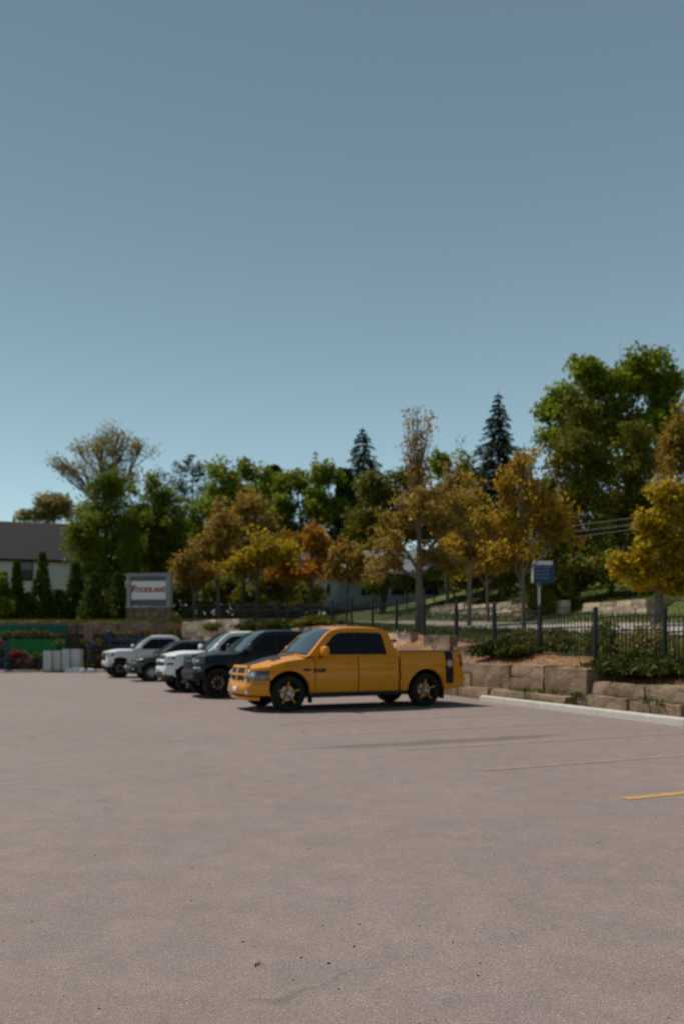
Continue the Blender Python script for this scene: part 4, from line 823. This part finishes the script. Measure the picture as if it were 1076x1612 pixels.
zb = H(6, 80)-.2
house('pale blue house with metal roof half hidden behind the bronze trees', 6.0, 82, zb, R(-8), 11.5, 8, 3.4, 6.0, 'bluesiding', 'bluroof', [(-3, 1.9, 1.2, 1.3), (0, 1.9, 1.2, 1.3), (3.2, 1.9, 1.2, 1.3)], over=.35)
house('small white house glimpsed behind the orange tree', -4.3, 88, 5.6, R(70), 7.5, 6, 3.6, 6.2, 'siding', 'bluroof', [(0, 1.9, 1.0, 1.2)], over=.3)

# ------------------------------------------------------------------ nursery yard at the far left
def plant_proto(name, label, petal, pot, h=.4, r=.22, nf=26, nl=60, group=None):
    t = thing(name, label, 'plant', (0, 0, 0), 0, group)
    MB().lathe([(0, .0), (r*.55, 0), (r*.75, r*1.0), (r*.8, r*1.0), (r*.6, r*.9), (0, r*.88)], 12, 'z').build('pot', M[pot], t, smooth=.7)
    cs = rng.normal(0, 1, (12, 3))*(r*.45, r*.45, h*.18)+(0, 0, r+h*.4)
    P, u, v, ti = leaves(cs, r*.2, nl//12+1, .055); quads_mesh('foliage', P, u, v, L_['olive'], t, ti)
    if petal:
        cs = np.clip(rng.normal(0, 1, (8, 3)), -1.3, 1.3)*(r*.38, r*.38, h*.12)+(0, 0, r+h*.58); P, u, v, ti = leaves(cs, r*.16, nf//8+1, .06); quads_mesh('flowers', P, u, v, L_[petal], t, ti)
    return t
def rack(label, px0, px1, Y, levels, matk, depth=.6, top=2.0):
    x0, x1 = (px0-CX)*Y/F, (px1-CX)*Y/F; wd = x1-x0; t = thing('plant_rack', label, 'rack', ((x0+x1)/2, Y, 0), 0)
    for sx in (-1, 1):
        for sy in (-1, 1): MB().box((sx*(wd/2-.03), sy*(depth/2-.03), top/2), (.06, .06, top)).build('post', M[matk], t)
    for z in levels:
        g = MB(); g.box((0, 0, z), (wd-.13, depth-.02, .035)); g.box((0, -depth/2+.0, z+.03), (wd-.13, .03, .09)); g.build('shelf', M[matk], t)
    return t, (x0, x1)
kinds = ['red flowers', 'pink flowers', 'blue flowers', 'leafy green', 'orange flowers']
protos = [plant_proto('potted_plant', 'x', pt, po, h=h_, nl=nl_) for pt, po, h_, nl_ in (('redf', 'blacktray', .4, 60), ('pinkf', 'terracotta', .4, 60), ('bluf', 'bluetray', .4, 60), (None, 'blacktray', .5, 120), ('orgf', 'blacktray', .4, 60))]
used = [False]*len(protos); ORD = 'first second third fourth fifth sixth seventh eighth ninth tenth eleventh twelfth thirteenth fourteenth'.split()
def put_plant(i, x, y, z, s=1, n=0, where='on top of the pale tray stacks'):
    o = protos[i] if not used[i] else copy_tree(protos[i]); used[i] = True; o.location = (x, y, z); o.rotation_euler = (0, 0, random.uniform(0, 6)); o.scale = (s, s, s*random.uniform(.85, 1.2))
    tag(o, ('small potted plant with '+kinds[i]+' ' if n == 0 else ORD[n-1]+' pot from left, '+kinds[i]+', ')+where, 'plant', 'potted plants in the nursery yard')
racks = [('blue metal plant rack at the left end of the nursery yard', -18, 13, 43.9, (.15, .7, 1.25), 'bluerack', 1.75), ('long plant rack in front of the green banner', 15, 66, 44.6, (.12, .42), 'darkrack', .75), ('dark shelf rack left of the parked pearl white pickup', 128, 168, 45.2, (.15, .65, 1.2), 'darkrack', 1.9), ('blue plant rack seen over the pearl white pickup', 170, 222, 45.8, (.15, .8, 1.4, 1.75), 'bluerack', 2.3), ('dark plant rack seen over the grey SUV', 226, 285, 46.4, (.15, .8, 1.4, 1.75), 'darkrack', 2.3)]
short = dict(zip([r_[0] for r_ in racks], ['the leftmost blue rack', 'rack before green banner', 'rack left of pearl pickup', 'blue rack over pearl pickup', 'dark rack over grey SUV']))
for (lb, a, b, Y, lv, mk, tp) in racks:
    t_, (x0, x1) = rack(lb, a, b, Y, lv, mk, top=tp)
    for zi, z in enumerate(lv):
        x = x0+.2; n = 0; sh = (['lower shelf', 'upper shelf'] if len(lv) == 2 else ['bottom shelf', 'middle shelf', 'top shelf'] if len(lv) == 3 else ['bottom shelf', 'second shelf', 'third shelf', 'top shelf'])[zi]
        while x < x1-.15: n += 1; put_plant(random.choice([0, 0, 1, 2, 3, 3, 4]), x, Y+random.uniform(-.12, .1), z+.02, random.uniform(.8, 1.1), n, sh+' of '+short[lb]); x += random.uniform(.32, .5)
kY = 46.2/F
def banner(label, px0, px1, py0, py1, Y, mk):
    a, b = W(px0, py0, Y), W(px1, py1, Y); t = thing('green_banner', label, 'banner', ((a.x+b.x)/2, Y, 0)); wd = (b.x-a.x); n = 26
    MB().shell([[(-wd/2+wd*i/n, .03*math.sin(i*1.3), lerp(b.z, a.z, k/4)+(.015*math.sin(i*.9) if k in (0, 4) else 0)) for i in range(n+1)] for k in range(5)], (0, .012, 0)).build('cloth', M[mk], t, smooth=.8)
    for i in range(3): MB().tube([(-wd/2+wd*i/2, .06, 0), (-wd/2+wd*i/2, .06, a.z+.05)], .03, 6).build('pole', M['darkrack'], t)
banner('bright green banner screen behind the red flowers', 13, 104, 1006, 1036, 46.0, 'green'); banner('teal shade netting strip above the flower shelf', -20, 106, 983, 1000, 47.6, 'teal')
t_, (x0, x1) = rack('high narrow flower shelf between the teal netting and green banner', 0, 104, 46.8, (1.68,), 'darkrack', top=1.72)
x = x0+.2; n = 0
while x < x1-.1: n += 1; put_plant(random.choice([0, 3, 4, 3, 4]), x, 46.8, 1.7, random.uniform(.8, 1.15), n, 'narrow shelf above green banner'); x += random.uniform(.3, .45)
# cage trolley and timber posts
a, b = W(108, 1000, 45.4), W(131, 1000, 45.4); t_ = thing('cage_trolley', 'tall dark wire cage trolley behind the pale tray stacks', 'trolley', ((a.x+b.x)/2, 45.4, 0)); wd = b.x-a.x
for i in range(7):
    MB().tube([(-wd/2+wd*i/6, 0, .15), (-wd/2+wd*i/6, 0, 2.55)], .018, 5).build('upright', M['darkrack'], t_)
for z in (.18, .9, 1.6, 2.1, 2.55): MB().box((0, .15, z), (wd, .4, .03)).build('shelf', M['darkrack'], t_)
for s_ in (-1, 1): MB().lathe([(0, -.02), (.08, -.02), (.08, .02), (0, .02)], 12, o=(s_*wd*.4, 0, .08)).build('wheel', M['rubber'], t_)
for (px, top, lb) in ((136, 982, 'pale timber post left of the rack, shorter of two'), (143, 979, 'pale timber post beside the dark rack, taller of two')):
    q = W(px, top, 46.6); o = MB().box((0, 0, q.z/2), (.2, .16, q.z)).box((0, 0, q.z+.015), (.23, .19, .03)).build('timber_post', M['wood'], None); o.location = (q.x, q.y, 0); tag(o, lb, 'post')
# pale tray stacks
tr_me = None
cols_ = [(68, 82.5, 'first stack of pale plastic trays from the left beside the rack'), (82.7, 97, 'second stack of pale plastic trays from the left'), (97.2, 110.5, 'third stack of pale plastic trays, beneath the leaning red plant'), (110.7, 126.5, 'rightmost stack of pale plastic trays beside white bags')]
for i, (a, b, lb) in enumerate(cols_):
    Y = 43.4+.12*(i % 2); xa, xb_ = (a-CX)*Y/F, (b-CX)*Y/F; wd = xb_-xa; t_ = thing('tray_stack', lb, 'tray stack', ((xa+xb_)/2, Y, 0), random.uniform(-.03, .03)); nT = 12 if i < 2 else 13
    MB().box((0, .3, .06), (wd-.03, .7, .12)).build('pallet', M['wood'], t_)
    g = MB(); g.lathe([(0, 0), (.5, 0)], 4, 'z'); g = MB(); w2, d2 = wd/2-.02, .36
    P = [[(sx*w2*q, .3+sy*d2*q, z) for sx, sy in ((-1, -1), (1, -1), (1, 1), (-1, 1), (-1, -1))] for q, z in ((.90, 0), (.95, .062), (1.0, .064), (1.0, .085), (.93, .085), (.88, .02))]
    g.grid(P); me = bpy.data.meshes.new('tray'); me.from_pydata(g.v, [], g.f); me.materials.append(M['tray'])
    for k in range(nT): o = link('tray', me, t_); o.location = (random.uniform(-.012, .012), random.uniform(-.015, .015), .12+.088*k)
put_plant(4, W(92, 1020, 43.6).x, 43.75, 1.2, 1.1)
for (px, lb, s3) in ((114, 'crumpled white bag at the foot of the pale tray stacks', (.5, .3, .32)), (147, 'small white bag on the asphalt beside the dark rack', (.42, .3, .20)), (125, 'flat pale grey bag between white bag and timber posts', (.5, .3, .2))):
    q = W(px, 1056, 43.0); me = stone_mesh(*s3, mi='bag', rough=.14); o = link('white_bag', me); o.location = (q.x, q.y, s3[2]*.45); o.rotation_euler = (0, 0, random.uniform(-.4, .4)); tag(o, lb, 'bag')
q = W(26, 1040, 43.9); o = spreader('bushy red flowering shrub in front of the green banner', q.x, q.y, .36, .3, .55, 'redf', 'red_shrub', 900, 0, size=.07); o.location.z = .72
q = W(38, 1040, 44.1); o = spreader('small pink flowering shrub beside the red one', q.x, q.y, .3, .3, .4, 'pinkf', 'pink_shrub', 500, 0, size=.06); o.location.z = .72

# ------------------------------------------------------------------ shrubs on the bank
spreader('low dark juniper on mulch between stone wall and sign post', *Pt(24.7, 1.9), 1.35, .8, .46, n=5200)
spreader('largest spreading juniper over the stone wall at right', *Pt(18.8, 1.75), 1.75, .85, .46, n=7500)
spreader('small juniper beside the fence at right photo edge', *Pt(14.4, 2.2), 1.0, .7, .46, n=3600)
for i, (px, Y, rx, h, lf, lb) in enumerate(((352, 47.5, 1.2, .6, 'olive', 'dark shrub by the fence left of the white pickup roof'), (410, 44, 1.6, .5, 'juniper', 'olive shrub on the wall above the white pickup'), (455, 41, 1.5, .5, 'juniper', 'olive shrub above the wall behind black pickup'), (500, 39, 1.3, .5, 'olive', 'dark shrub at the fence corner'), (262, 53, .9, .9, 'olive', 'dark round shrub at right foot of the store sign'))):
    X = (px-CX)*Y/F; spreader(lb, X, Y, rx, .8, h, lf, 'bank_shrub', 5200, 0, size=.06)
for i, p in enumerate((16.5, 18.6, 20.5, 22.3, 24.4, 26.2)):
    spreader(['leafy hedge shrub behind the fence at right photo edge', 'olive hedge shrub behind the fence above the largest juniper', 'tan budding shrub behind the fence right of the sign post', 'thin olive shrub behind the fence beside sign post', 'low olive shrub behind the fence left of sign post', 'small olive shrub behind fence beside the slim tree'][i], *Pt(p, 3.5+.2*(i % 2)), 1.0, .6, [1.25, 1.15, 1.0, .9, .6, .5][i], ['olive', 'olive', 'tan', 'olive', 'olive', 'olive'][i], 'hedge_shrub', 900, size=.06)

# ------------------------------------------------------------------ trees
B = broadleaf
# street trees beyond the fence
B('maple_tree', 'tall bronze street tree with bare top twigs behind the fence', 658, 33, 636, [(650, 800, 66, 62), (610, 845, 52, 58), (712, 830, 52, 70), (662, 745, 24, 36), (670, 880, 70, 36), (605, 885, 46, 34)], 'bronze', 230, 7, .075, .17, .20, 'bark_pale', spire=46, fork=.3, limbs=90, feather=True)
B('maple_tree', 'bronze yellow tree with straight pale trunk on the grass', 738, 42, 735, [(735, 805, 40, 56), (722, 865, 40, 48), (768, 845, 40, 52)], 'yellow', 170, 9, .105, .2, .15, 'bark_pale', fork=.28, limbs=50, spire=14, feather=True)
B('maple_tree', 'slim yellow tree with forked stem left of blue sign', 825, 27.5, 692, [(815, 775, 50, 56), (785, 835, 45, 52), (858, 820, 48, 50), (800, 868, 50, 24), (885, 840, 30, 34), (820, 725, 26, 32)], 'yellow', 200, 8, .068, .16, .10, 'bark_pale', fork=.22, limbs=70, spire=18, feather=True)
B('maple_tree', 'golden tree with large leaves over the stone wall at right', 1030, 33, 725, [(1052, 800, 56, 55), (1022, 835, 40, 42), (1000, 868, 40, 44), (1072, 880, 66, 58), (966, 888, 24, 34), (1100, 790, 60, 60), (1012, 912, 42, 28), (1068, 925, 45, 26)], 'gold', 330, 10, .095, .2, .22, 'bark_pale', fork=.25, limbs=90, feather=True)
B('maple_tree', 'bright orange tree in front of the small white house', 492, 58, 812, [(495, 850, 28, 30), (520, 868, 24, 26), (462, 885, 40, 30), (505, 895, 44, 26)], 'orange', 120, 9, .13, .28, .16, 'bark', fork=.3, limbs=40, feather=True, spire=8)
B('maple_tree', 'yellow green tree left of the orange tree', 405, 56, 826, [(405, 880, 50, 36), (430, 865, 34, 32), (372, 885, 30, 30)], 'gold', 120, 9, .13, .28, .16, 'bark', fork=.3, limbs=40, feather=True, spire=8)
B('maple_tree', 'bronze tree with grey trunk right of the store sign', 345, 60, 775, [(345, 865, 42, 42), (318, 895, 32, 32), (360, 825, 28, 42)], 'bronze', 130, 8, .13, .28, .17, 'bark_pale', fork=.3, limbs=50, spire=16, feather=True)
B('maple_tree', 'small thin bronze tree left of tall street tree', 544, 50, 835, [(545, 875, 36, 36), (570, 895, 36, 26), (525, 900, 26, 24)], 'bronze', 110, 8, .11, .22, .09, 'bark', fork=.3, limbs=34, feather=True, spire=8)
B('maple_tree', 'pale bronze tree between the tall street tree and the pale trunk', 705, 58, 712, [(700, 800, 34, 55), (722, 765, 22, 40)], 'bronze', 90, 7, .14, .3, .15, 'bark', fork=.3, limbs=40, spire=18, feather=True)
B('maple_tree', 'tall olive bronze tree in front of the twin topped skyline tree', 385, 66, 752, [(388, 800, 40, 42), (365, 845, 48, 40), (415, 838, 38, 40), (340, 835, 26, 30)], 'bronze', 200, 8, .12, .3, .2, 'bark', fork=.25, limbs=50, spire=14, feather=True)
B('maple_tree', 'yellow bronze tree between the yellow green tree and orange tree', 452, 61, 828, [(450, 872, 36, 34), (440, 900, 34, 24), (468, 850, 24, 26)], 'yellow', 120, 8, .12, .28, .14, 'bark', fork=.3, limbs=36, spire=6, feather=True)
B('maple_tree', 'low pale bronze tree just right of the store sign', 306, 58, 848, [(303, 885, 28, 30), (320, 905, 30, 22), (290, 908, 18, 18)], 'bronze', 100, 8, .11, .26, .12, 'bark_pale', fork=.3, limbs=36, spire=6, feather=True)
B('maple_tree', 'bronze tree with low boughs right of the tall street tree', 768, 47, 800, [(770, 850, 42, 40), (745, 890, 30, 24), (790, 885, 34, 26)], 'yellow', 120, 8, .10, .26, .12, 'bark_pale', fork=.25, limbs=36, spire=6, feather=True)
# green crowns along the skyline
B('broadleaf_tree', 'full green tree on the skyline with twin rounded tops', 385, 84, 712, [(402, 742, 28, 32), (352, 748, 28, 32), (372, 800, 55, 48), (325, 800, 34, 38), (370, 860, 60, 45), (330, 850, 40, 45)], 'lime', 480, 34, .19, .48, .4, 'bark', fork=.2, limbs=60, sub=9)
B('broadleaf_tree', 'green skyline tree with bare grey trunk, left of the small spruce', 473, 92, 722, [(462, 760, 34, 36), (510, 755, 24, 42), (500, 805, 42, 42), (447, 808, 30, 34), (465, 845, 45, 35)], 'lime', 420, 32, .19, .48, .45, 'bark_pale', fork=.3, limbs=60, sub=9)
B('broadleaf_tree', 'dark rounded evergreen oak behind the tall bronze street tree', 600, 70, 732, [(605, 780, 46, 46), (583, 825, 36, 36), (636, 830, 40, 46), (680, 820, 34, 50)], 'olive', 340, 38, .15, .42, .35, 'bark', fork=.15, limbs=40, sub=9)
B('broadleaf_tree', 'feathery pale green tree behind the street trees', 722, 88, 690, [(702, 735, 26, 38), (738, 750, 28, 42), (720, 800, 48, 48), (755, 800, 26, 40)], 'lime', 190, 9, .19, .4, .3, 'bark', fork=.2, limbs=50, spire=14, feather=True)
B('broadleaf_tree', 'bright green bush on the slope left of the pale trunk', 715, 66, 868, [(715, 898, 36, 24), (690, 903, 20, 18)], 'lime', 130, 30, .11, .28, .12, 'bark', fork=.2, cat='bush', limbs=25)
B('broadleaf_tree', 'tallest bright green crown at the right skyline', 1000, 66, 536, [(1015, 588, 46, 46), (955, 608, 46, 46), (885, 645, 40, 44), (1060, 620, 28, 46), (875, 700, 32, 45), (920, 600, 36, 36), (1030, 680, 55, 66), (965, 680, 55, 66), (920, 660, 45, 50)], 'lime', 820, 34, .17, .46, .5, 'bark', fork=.2, limbs=80, sub=9)
B('broadleaf_tree', 'bronze leafless-looking tree at right photo edge behind golden tree', 1080, 58, 610, [(1062, 690, 38, 66), (1078, 680, 32, 62), (1060, 740, 34, 48), (1115, 720, 55, 85)], 'bronze', 160, 8, .13, .3, .3, 'bark', fork=.2, limbs=60, feather=True, spire=16)
B('dark_tree', 'left dark olive tree of the tall pair before the bright green crown', 905, 51, 590, [(908, 650, 30, 50), (900, 720, 42, 60), (905, 790, 50, 60), (895, 850, 55, 50), (935, 740, 32, 60)], 'olive', 620, 34, .10, .30, .32, 'bark', fork=.12, limbs=60, sub=10)
B('dark_tree', 'right dark olive tree of the tall pair before the bright green crown', 1003, 53, 640, [(1003, 690, 28, 48), (990, 750, 42, 56), (1012, 800, 50, 60), (1000, 860, 58, 45), (965, 800, 35, 55)], 'olive', 600, 34, .10, .30, .32, 'bark', fork=.12, limbs=60, sub=10)
cedar('narrow dark cedar between the pair and the forked yellow tree', 862, 47, 760, 40, 'olive', n=10000, power=.7, size=.11)
B('broadleaf_tree', 'dark bush in shade beneath the tall olive pair', 960, 48, 850, [(960, 900, 60, 35), (1030, 890, 50, 40), (900, 900, 50, 35)], 'olive', 90, 40, .16, .5, .15, 'bark', fork=.1, cat='bush', limbs=20)
B('broadleaf_tree', 'dark shrubby tree in shade behind the forked yellow tree', 790, 55, 800, [(790, 860, 45, 50), (830, 880, 40, 40)], 'olive', 90, 40, .17, .5, .2, 'bark', fork=.15, limbs=25)
spruce('dark pointed spruce rising above the yellow trees', 783, 76, 612, 100, dens=2.4)
spruce('small dark spruce on the middle skyline', 570, 98, 668, 125, dens=2.6)
spruce('ragged dark spruce with bare arms at left skyline', 303, 92, 712, 230, gap=.3, dens=1.8, droop=-.25)
spruce('thin dark spruce tip behind green skyline crowns', 497, 104, 708, 60, dens=1.4)
cedar('dark evergreen behind the small house', 545, 94, 745, 40, 'spruce', n=4200, power=.5, size=.3)
cedar('dark evergreen between the green skyline crowns', 432, 96, 740, 40, 'spruce', n=4200, power=.5, size=.3)
# left group
B('birch_tree', 'large weeping green tree beside the white house', 168, 64, 738, [(165, 795, 44, 54), (138, 830, 32, 60), (190, 850, 40, 68), (148, 895, 46, 50), (172, 765, 30, 32), (160, 850, 45, 60), (168, 890, 55, 52)], 'green', 760, 34, .11, .34, .3, 'bark', fork=.15, limbs=60, sub=9)
B('birch_tree', 'dark green pointed tree behind the store sign', 255, 68, 742, [(250, 795, 28, 52), (265, 840, 38, 58), (240, 880, 42, 48), (285, 880, 26, 48), (232, 830, 28, 50)], 'green', 500, 34, .12, .34, .28, 'bark', fork=.12, limbs=50, sub=9)
B('birch_tree', 'narrow green tree between weeping tree and the ragged spruce', 222, 70, 775, [(222, 830, 22, 55), (215, 890, 28, 50)], 'green', 190, 34, .12, .32, .2, 'bark', fork=.12, limbs=30, sub=9)
B('bare_tree', 'nearly bare spreading tree with tan buds on the left skyline', 165, 90, 652, [(150, 690, 32, 30), (103, 724, 30, 16), (226, 706, 26, 26), (196, 738, 44, 20), (130, 738, 44, 14), (190, 690, 30, 30), (165, 715, 50, 26)], 'tan', 420, 3, .12, .42, .30, 'bark', fork=.30, limbs=200, feather=True, thick=1.4, sub=8)
B('broadleaf_tree', 'brown round tree rising above the grey shingle roof', 78, 98, 763, [(80, 798, 28, 32), (52, 815, 26, 20), (100, 805, 20, 26)], 'tan', 190, 26, .17, .45, .3, 'bark', fork=.2, limbs=40, sub=9)
for (px, top, hw_, lb) in ((6, 902, 16, 'leftmost cedar in front of the white house, cut by photo edge'), (27, 884, 15, 'pointed cedar just left of the dark house window'), (67, 872, 19, 'tallest cedar standing right of the dark house window'), (119, 888, 25, 'broad cedar at the right corner of the white house'), (93, 930, 22, 'short cedar filling the gap between two tall cedars'), (150, 905, 24, 'dark cedar between house corner and weeping tree'), (187, 905, 26, 'dark cedar left of the store sign'), (47, 934, 20, 'short cedar below the dark house window')):
    cedar(lb, px, 56+(px % 5), top, hw_*1.15, 'cedar', n=6500, group='cedars before the white house', size=.09, power=1.15)
B('broadleaf_tree', 'yellow green bush at the left photo edge before the cedars', 0, 53.5, 888, [(-4, 915, 16, 24), (4, 950, 14, 16)], 'green', 90, 30, .09, .22, .08, 'bark', fork=.2, cat='bush', limbs=20)
for (px, Y, top, lobs, lb) in ((955, 62, 760, [(955, 815, 45, 50), (1005, 830, 55, 50), (1060, 830, 55, 50), (930, 870, 45, 40)], 'dense green tree in shade between tall pair and golden tree'), (330, 104, 800, [(330, 850, 60, 55), (300, 870, 40, 50)], 'dense green tree in shade behind the ragged spruce'), (430, 106, 790, [(430, 845, 60, 55), (470, 870, 50, 45)], 'dense green tree in shade between the green skyline crowns'), (545, 108, 780, [(545, 830, 45, 55), (580, 860, 40, 40)], 'dense green tree in shade behind the blue house'), (670, 108, 780, [(670, 830, 60, 55), (720, 850, 50, 55)], 'dense green tree in shade behind the tall bronze street tree'), (790, 90, 790, [(780, 840, 55, 60), (830, 850, 45, 55)], 'dense green tree in shade beneath the pointed spruce'), (300, 88, 830, [(295, 880, 38, 50)], 'dense green tree behind the fence right of store sign'), (205, 92, 800, [(205, 860, 40, 60), (240, 850, 40, 60)], 'dense green tree behind the narrow green tree')):
    B('broadleaf_tree', lb, px, Y, top, lobs, 'green', 320, 30, .2, .5, .3, 'bark', fork=.1, limbs=20, sub=9)
for (px, Y, top, lb) in ((760, 62, 868, 'dark bush on the slope behind the pale straight trunk'), (800, 60, 862, 'dark bush on the slope behind the forked yellow tree'), (848, 57, 858, 'dark bush on the slope behind the blue sign'), (900, 55, 868, 'dark bush under the left tall olive tree'), (735, 60, 872, 'dark bush on the slope beside the bright green bush'), (305, 66, 880, 'dark bush behind the fence right of the store sign'), (440, 66, 895, 'dark bush in shade below the yellow green tree'), (400, 70, 905, 'dark low bush beneath the yellow green tree'), (352, 72, 890, 'dark bush beneath the bronze tree'), (470, 72, 900, 'dark bush beneath the orange tree')):
    B('broadleaf_tree', lb, px, Y, top, [(px, top+35, 34, 34)], 'olive', 50, 40, .17, .5, .1, 'bark', fork=.1, cat='bush', limbs=16)
for (px, Y, top, lb) in ((590, 70, 890, 'olive bush before the left windows of the blue house'), (640, 68, 895, 'olive bush before the middle window of the blue house'), (682, 70, 888, 'olive bush before the right end of the blue house')):
    B('broadleaf_tree', lb, px, Y, top, [(px, top+26, 28, 20)], 'olive', 60, 36, .12, .35, .08, 'bark', fork=.1, cat='bush', limbs=16)
# clipped hedge closing the view below the trees
a, b = W(238, 950, 80), W(500, 950, 80); za = H((a.x+b.x)/2, 80); hd = thing('hedge', 'long dark hedge far behind the fence between store sign and blue house', 'hedge', ((a.x+b.x)/2, 80, za-.3)); Lh = b.x-a.x
tubes_from([([(x, 0, 0), (x+random.gauss(0, .2), 0, 1.6), (x+random.gauss(0, .4), random.gauss(0, .3), 3.4)], .05, .015) for x in np.linspace(-Lh/2, Lh/2, 30)], M['bark'], 'stem', hd)
cs = np.stack([rng.uniform(-Lh/2, Lh/2, 700), rng.uniform(-.6, .6, 700), rng.random(700)**.8*3.8], 1); P, u, v, ti = leaves(cs, (.3, .25, .3), 22, .16); quads_mesh('foliage', P, u, v, L_['olive'], hd, ti)
# overhead wires
for i, (py0, py1) in enumerate(((838, 798), (828, 788), (846, 806))):
    a, b = W(640, py0+25, 47), W(1250, py1-12, 38); mid = (a+b)/2-Vector((0, 0, .5))
    o = MB().tube([(a*(1-t)**2+mid*2*t*(1-t)+b*t*t) for t in np.linspace(0, 1, 14)], .011, 5).build('overhead_wire', M['signgrey']); tag(o, ['middle grey overhead wire crossing before the tall olive trees', 'uppermost grey overhead wire crossing before the tall olive trees', 'lowest grey overhead wire crossing before the tall olive trees'][i], 'wire', 'overhead wires')
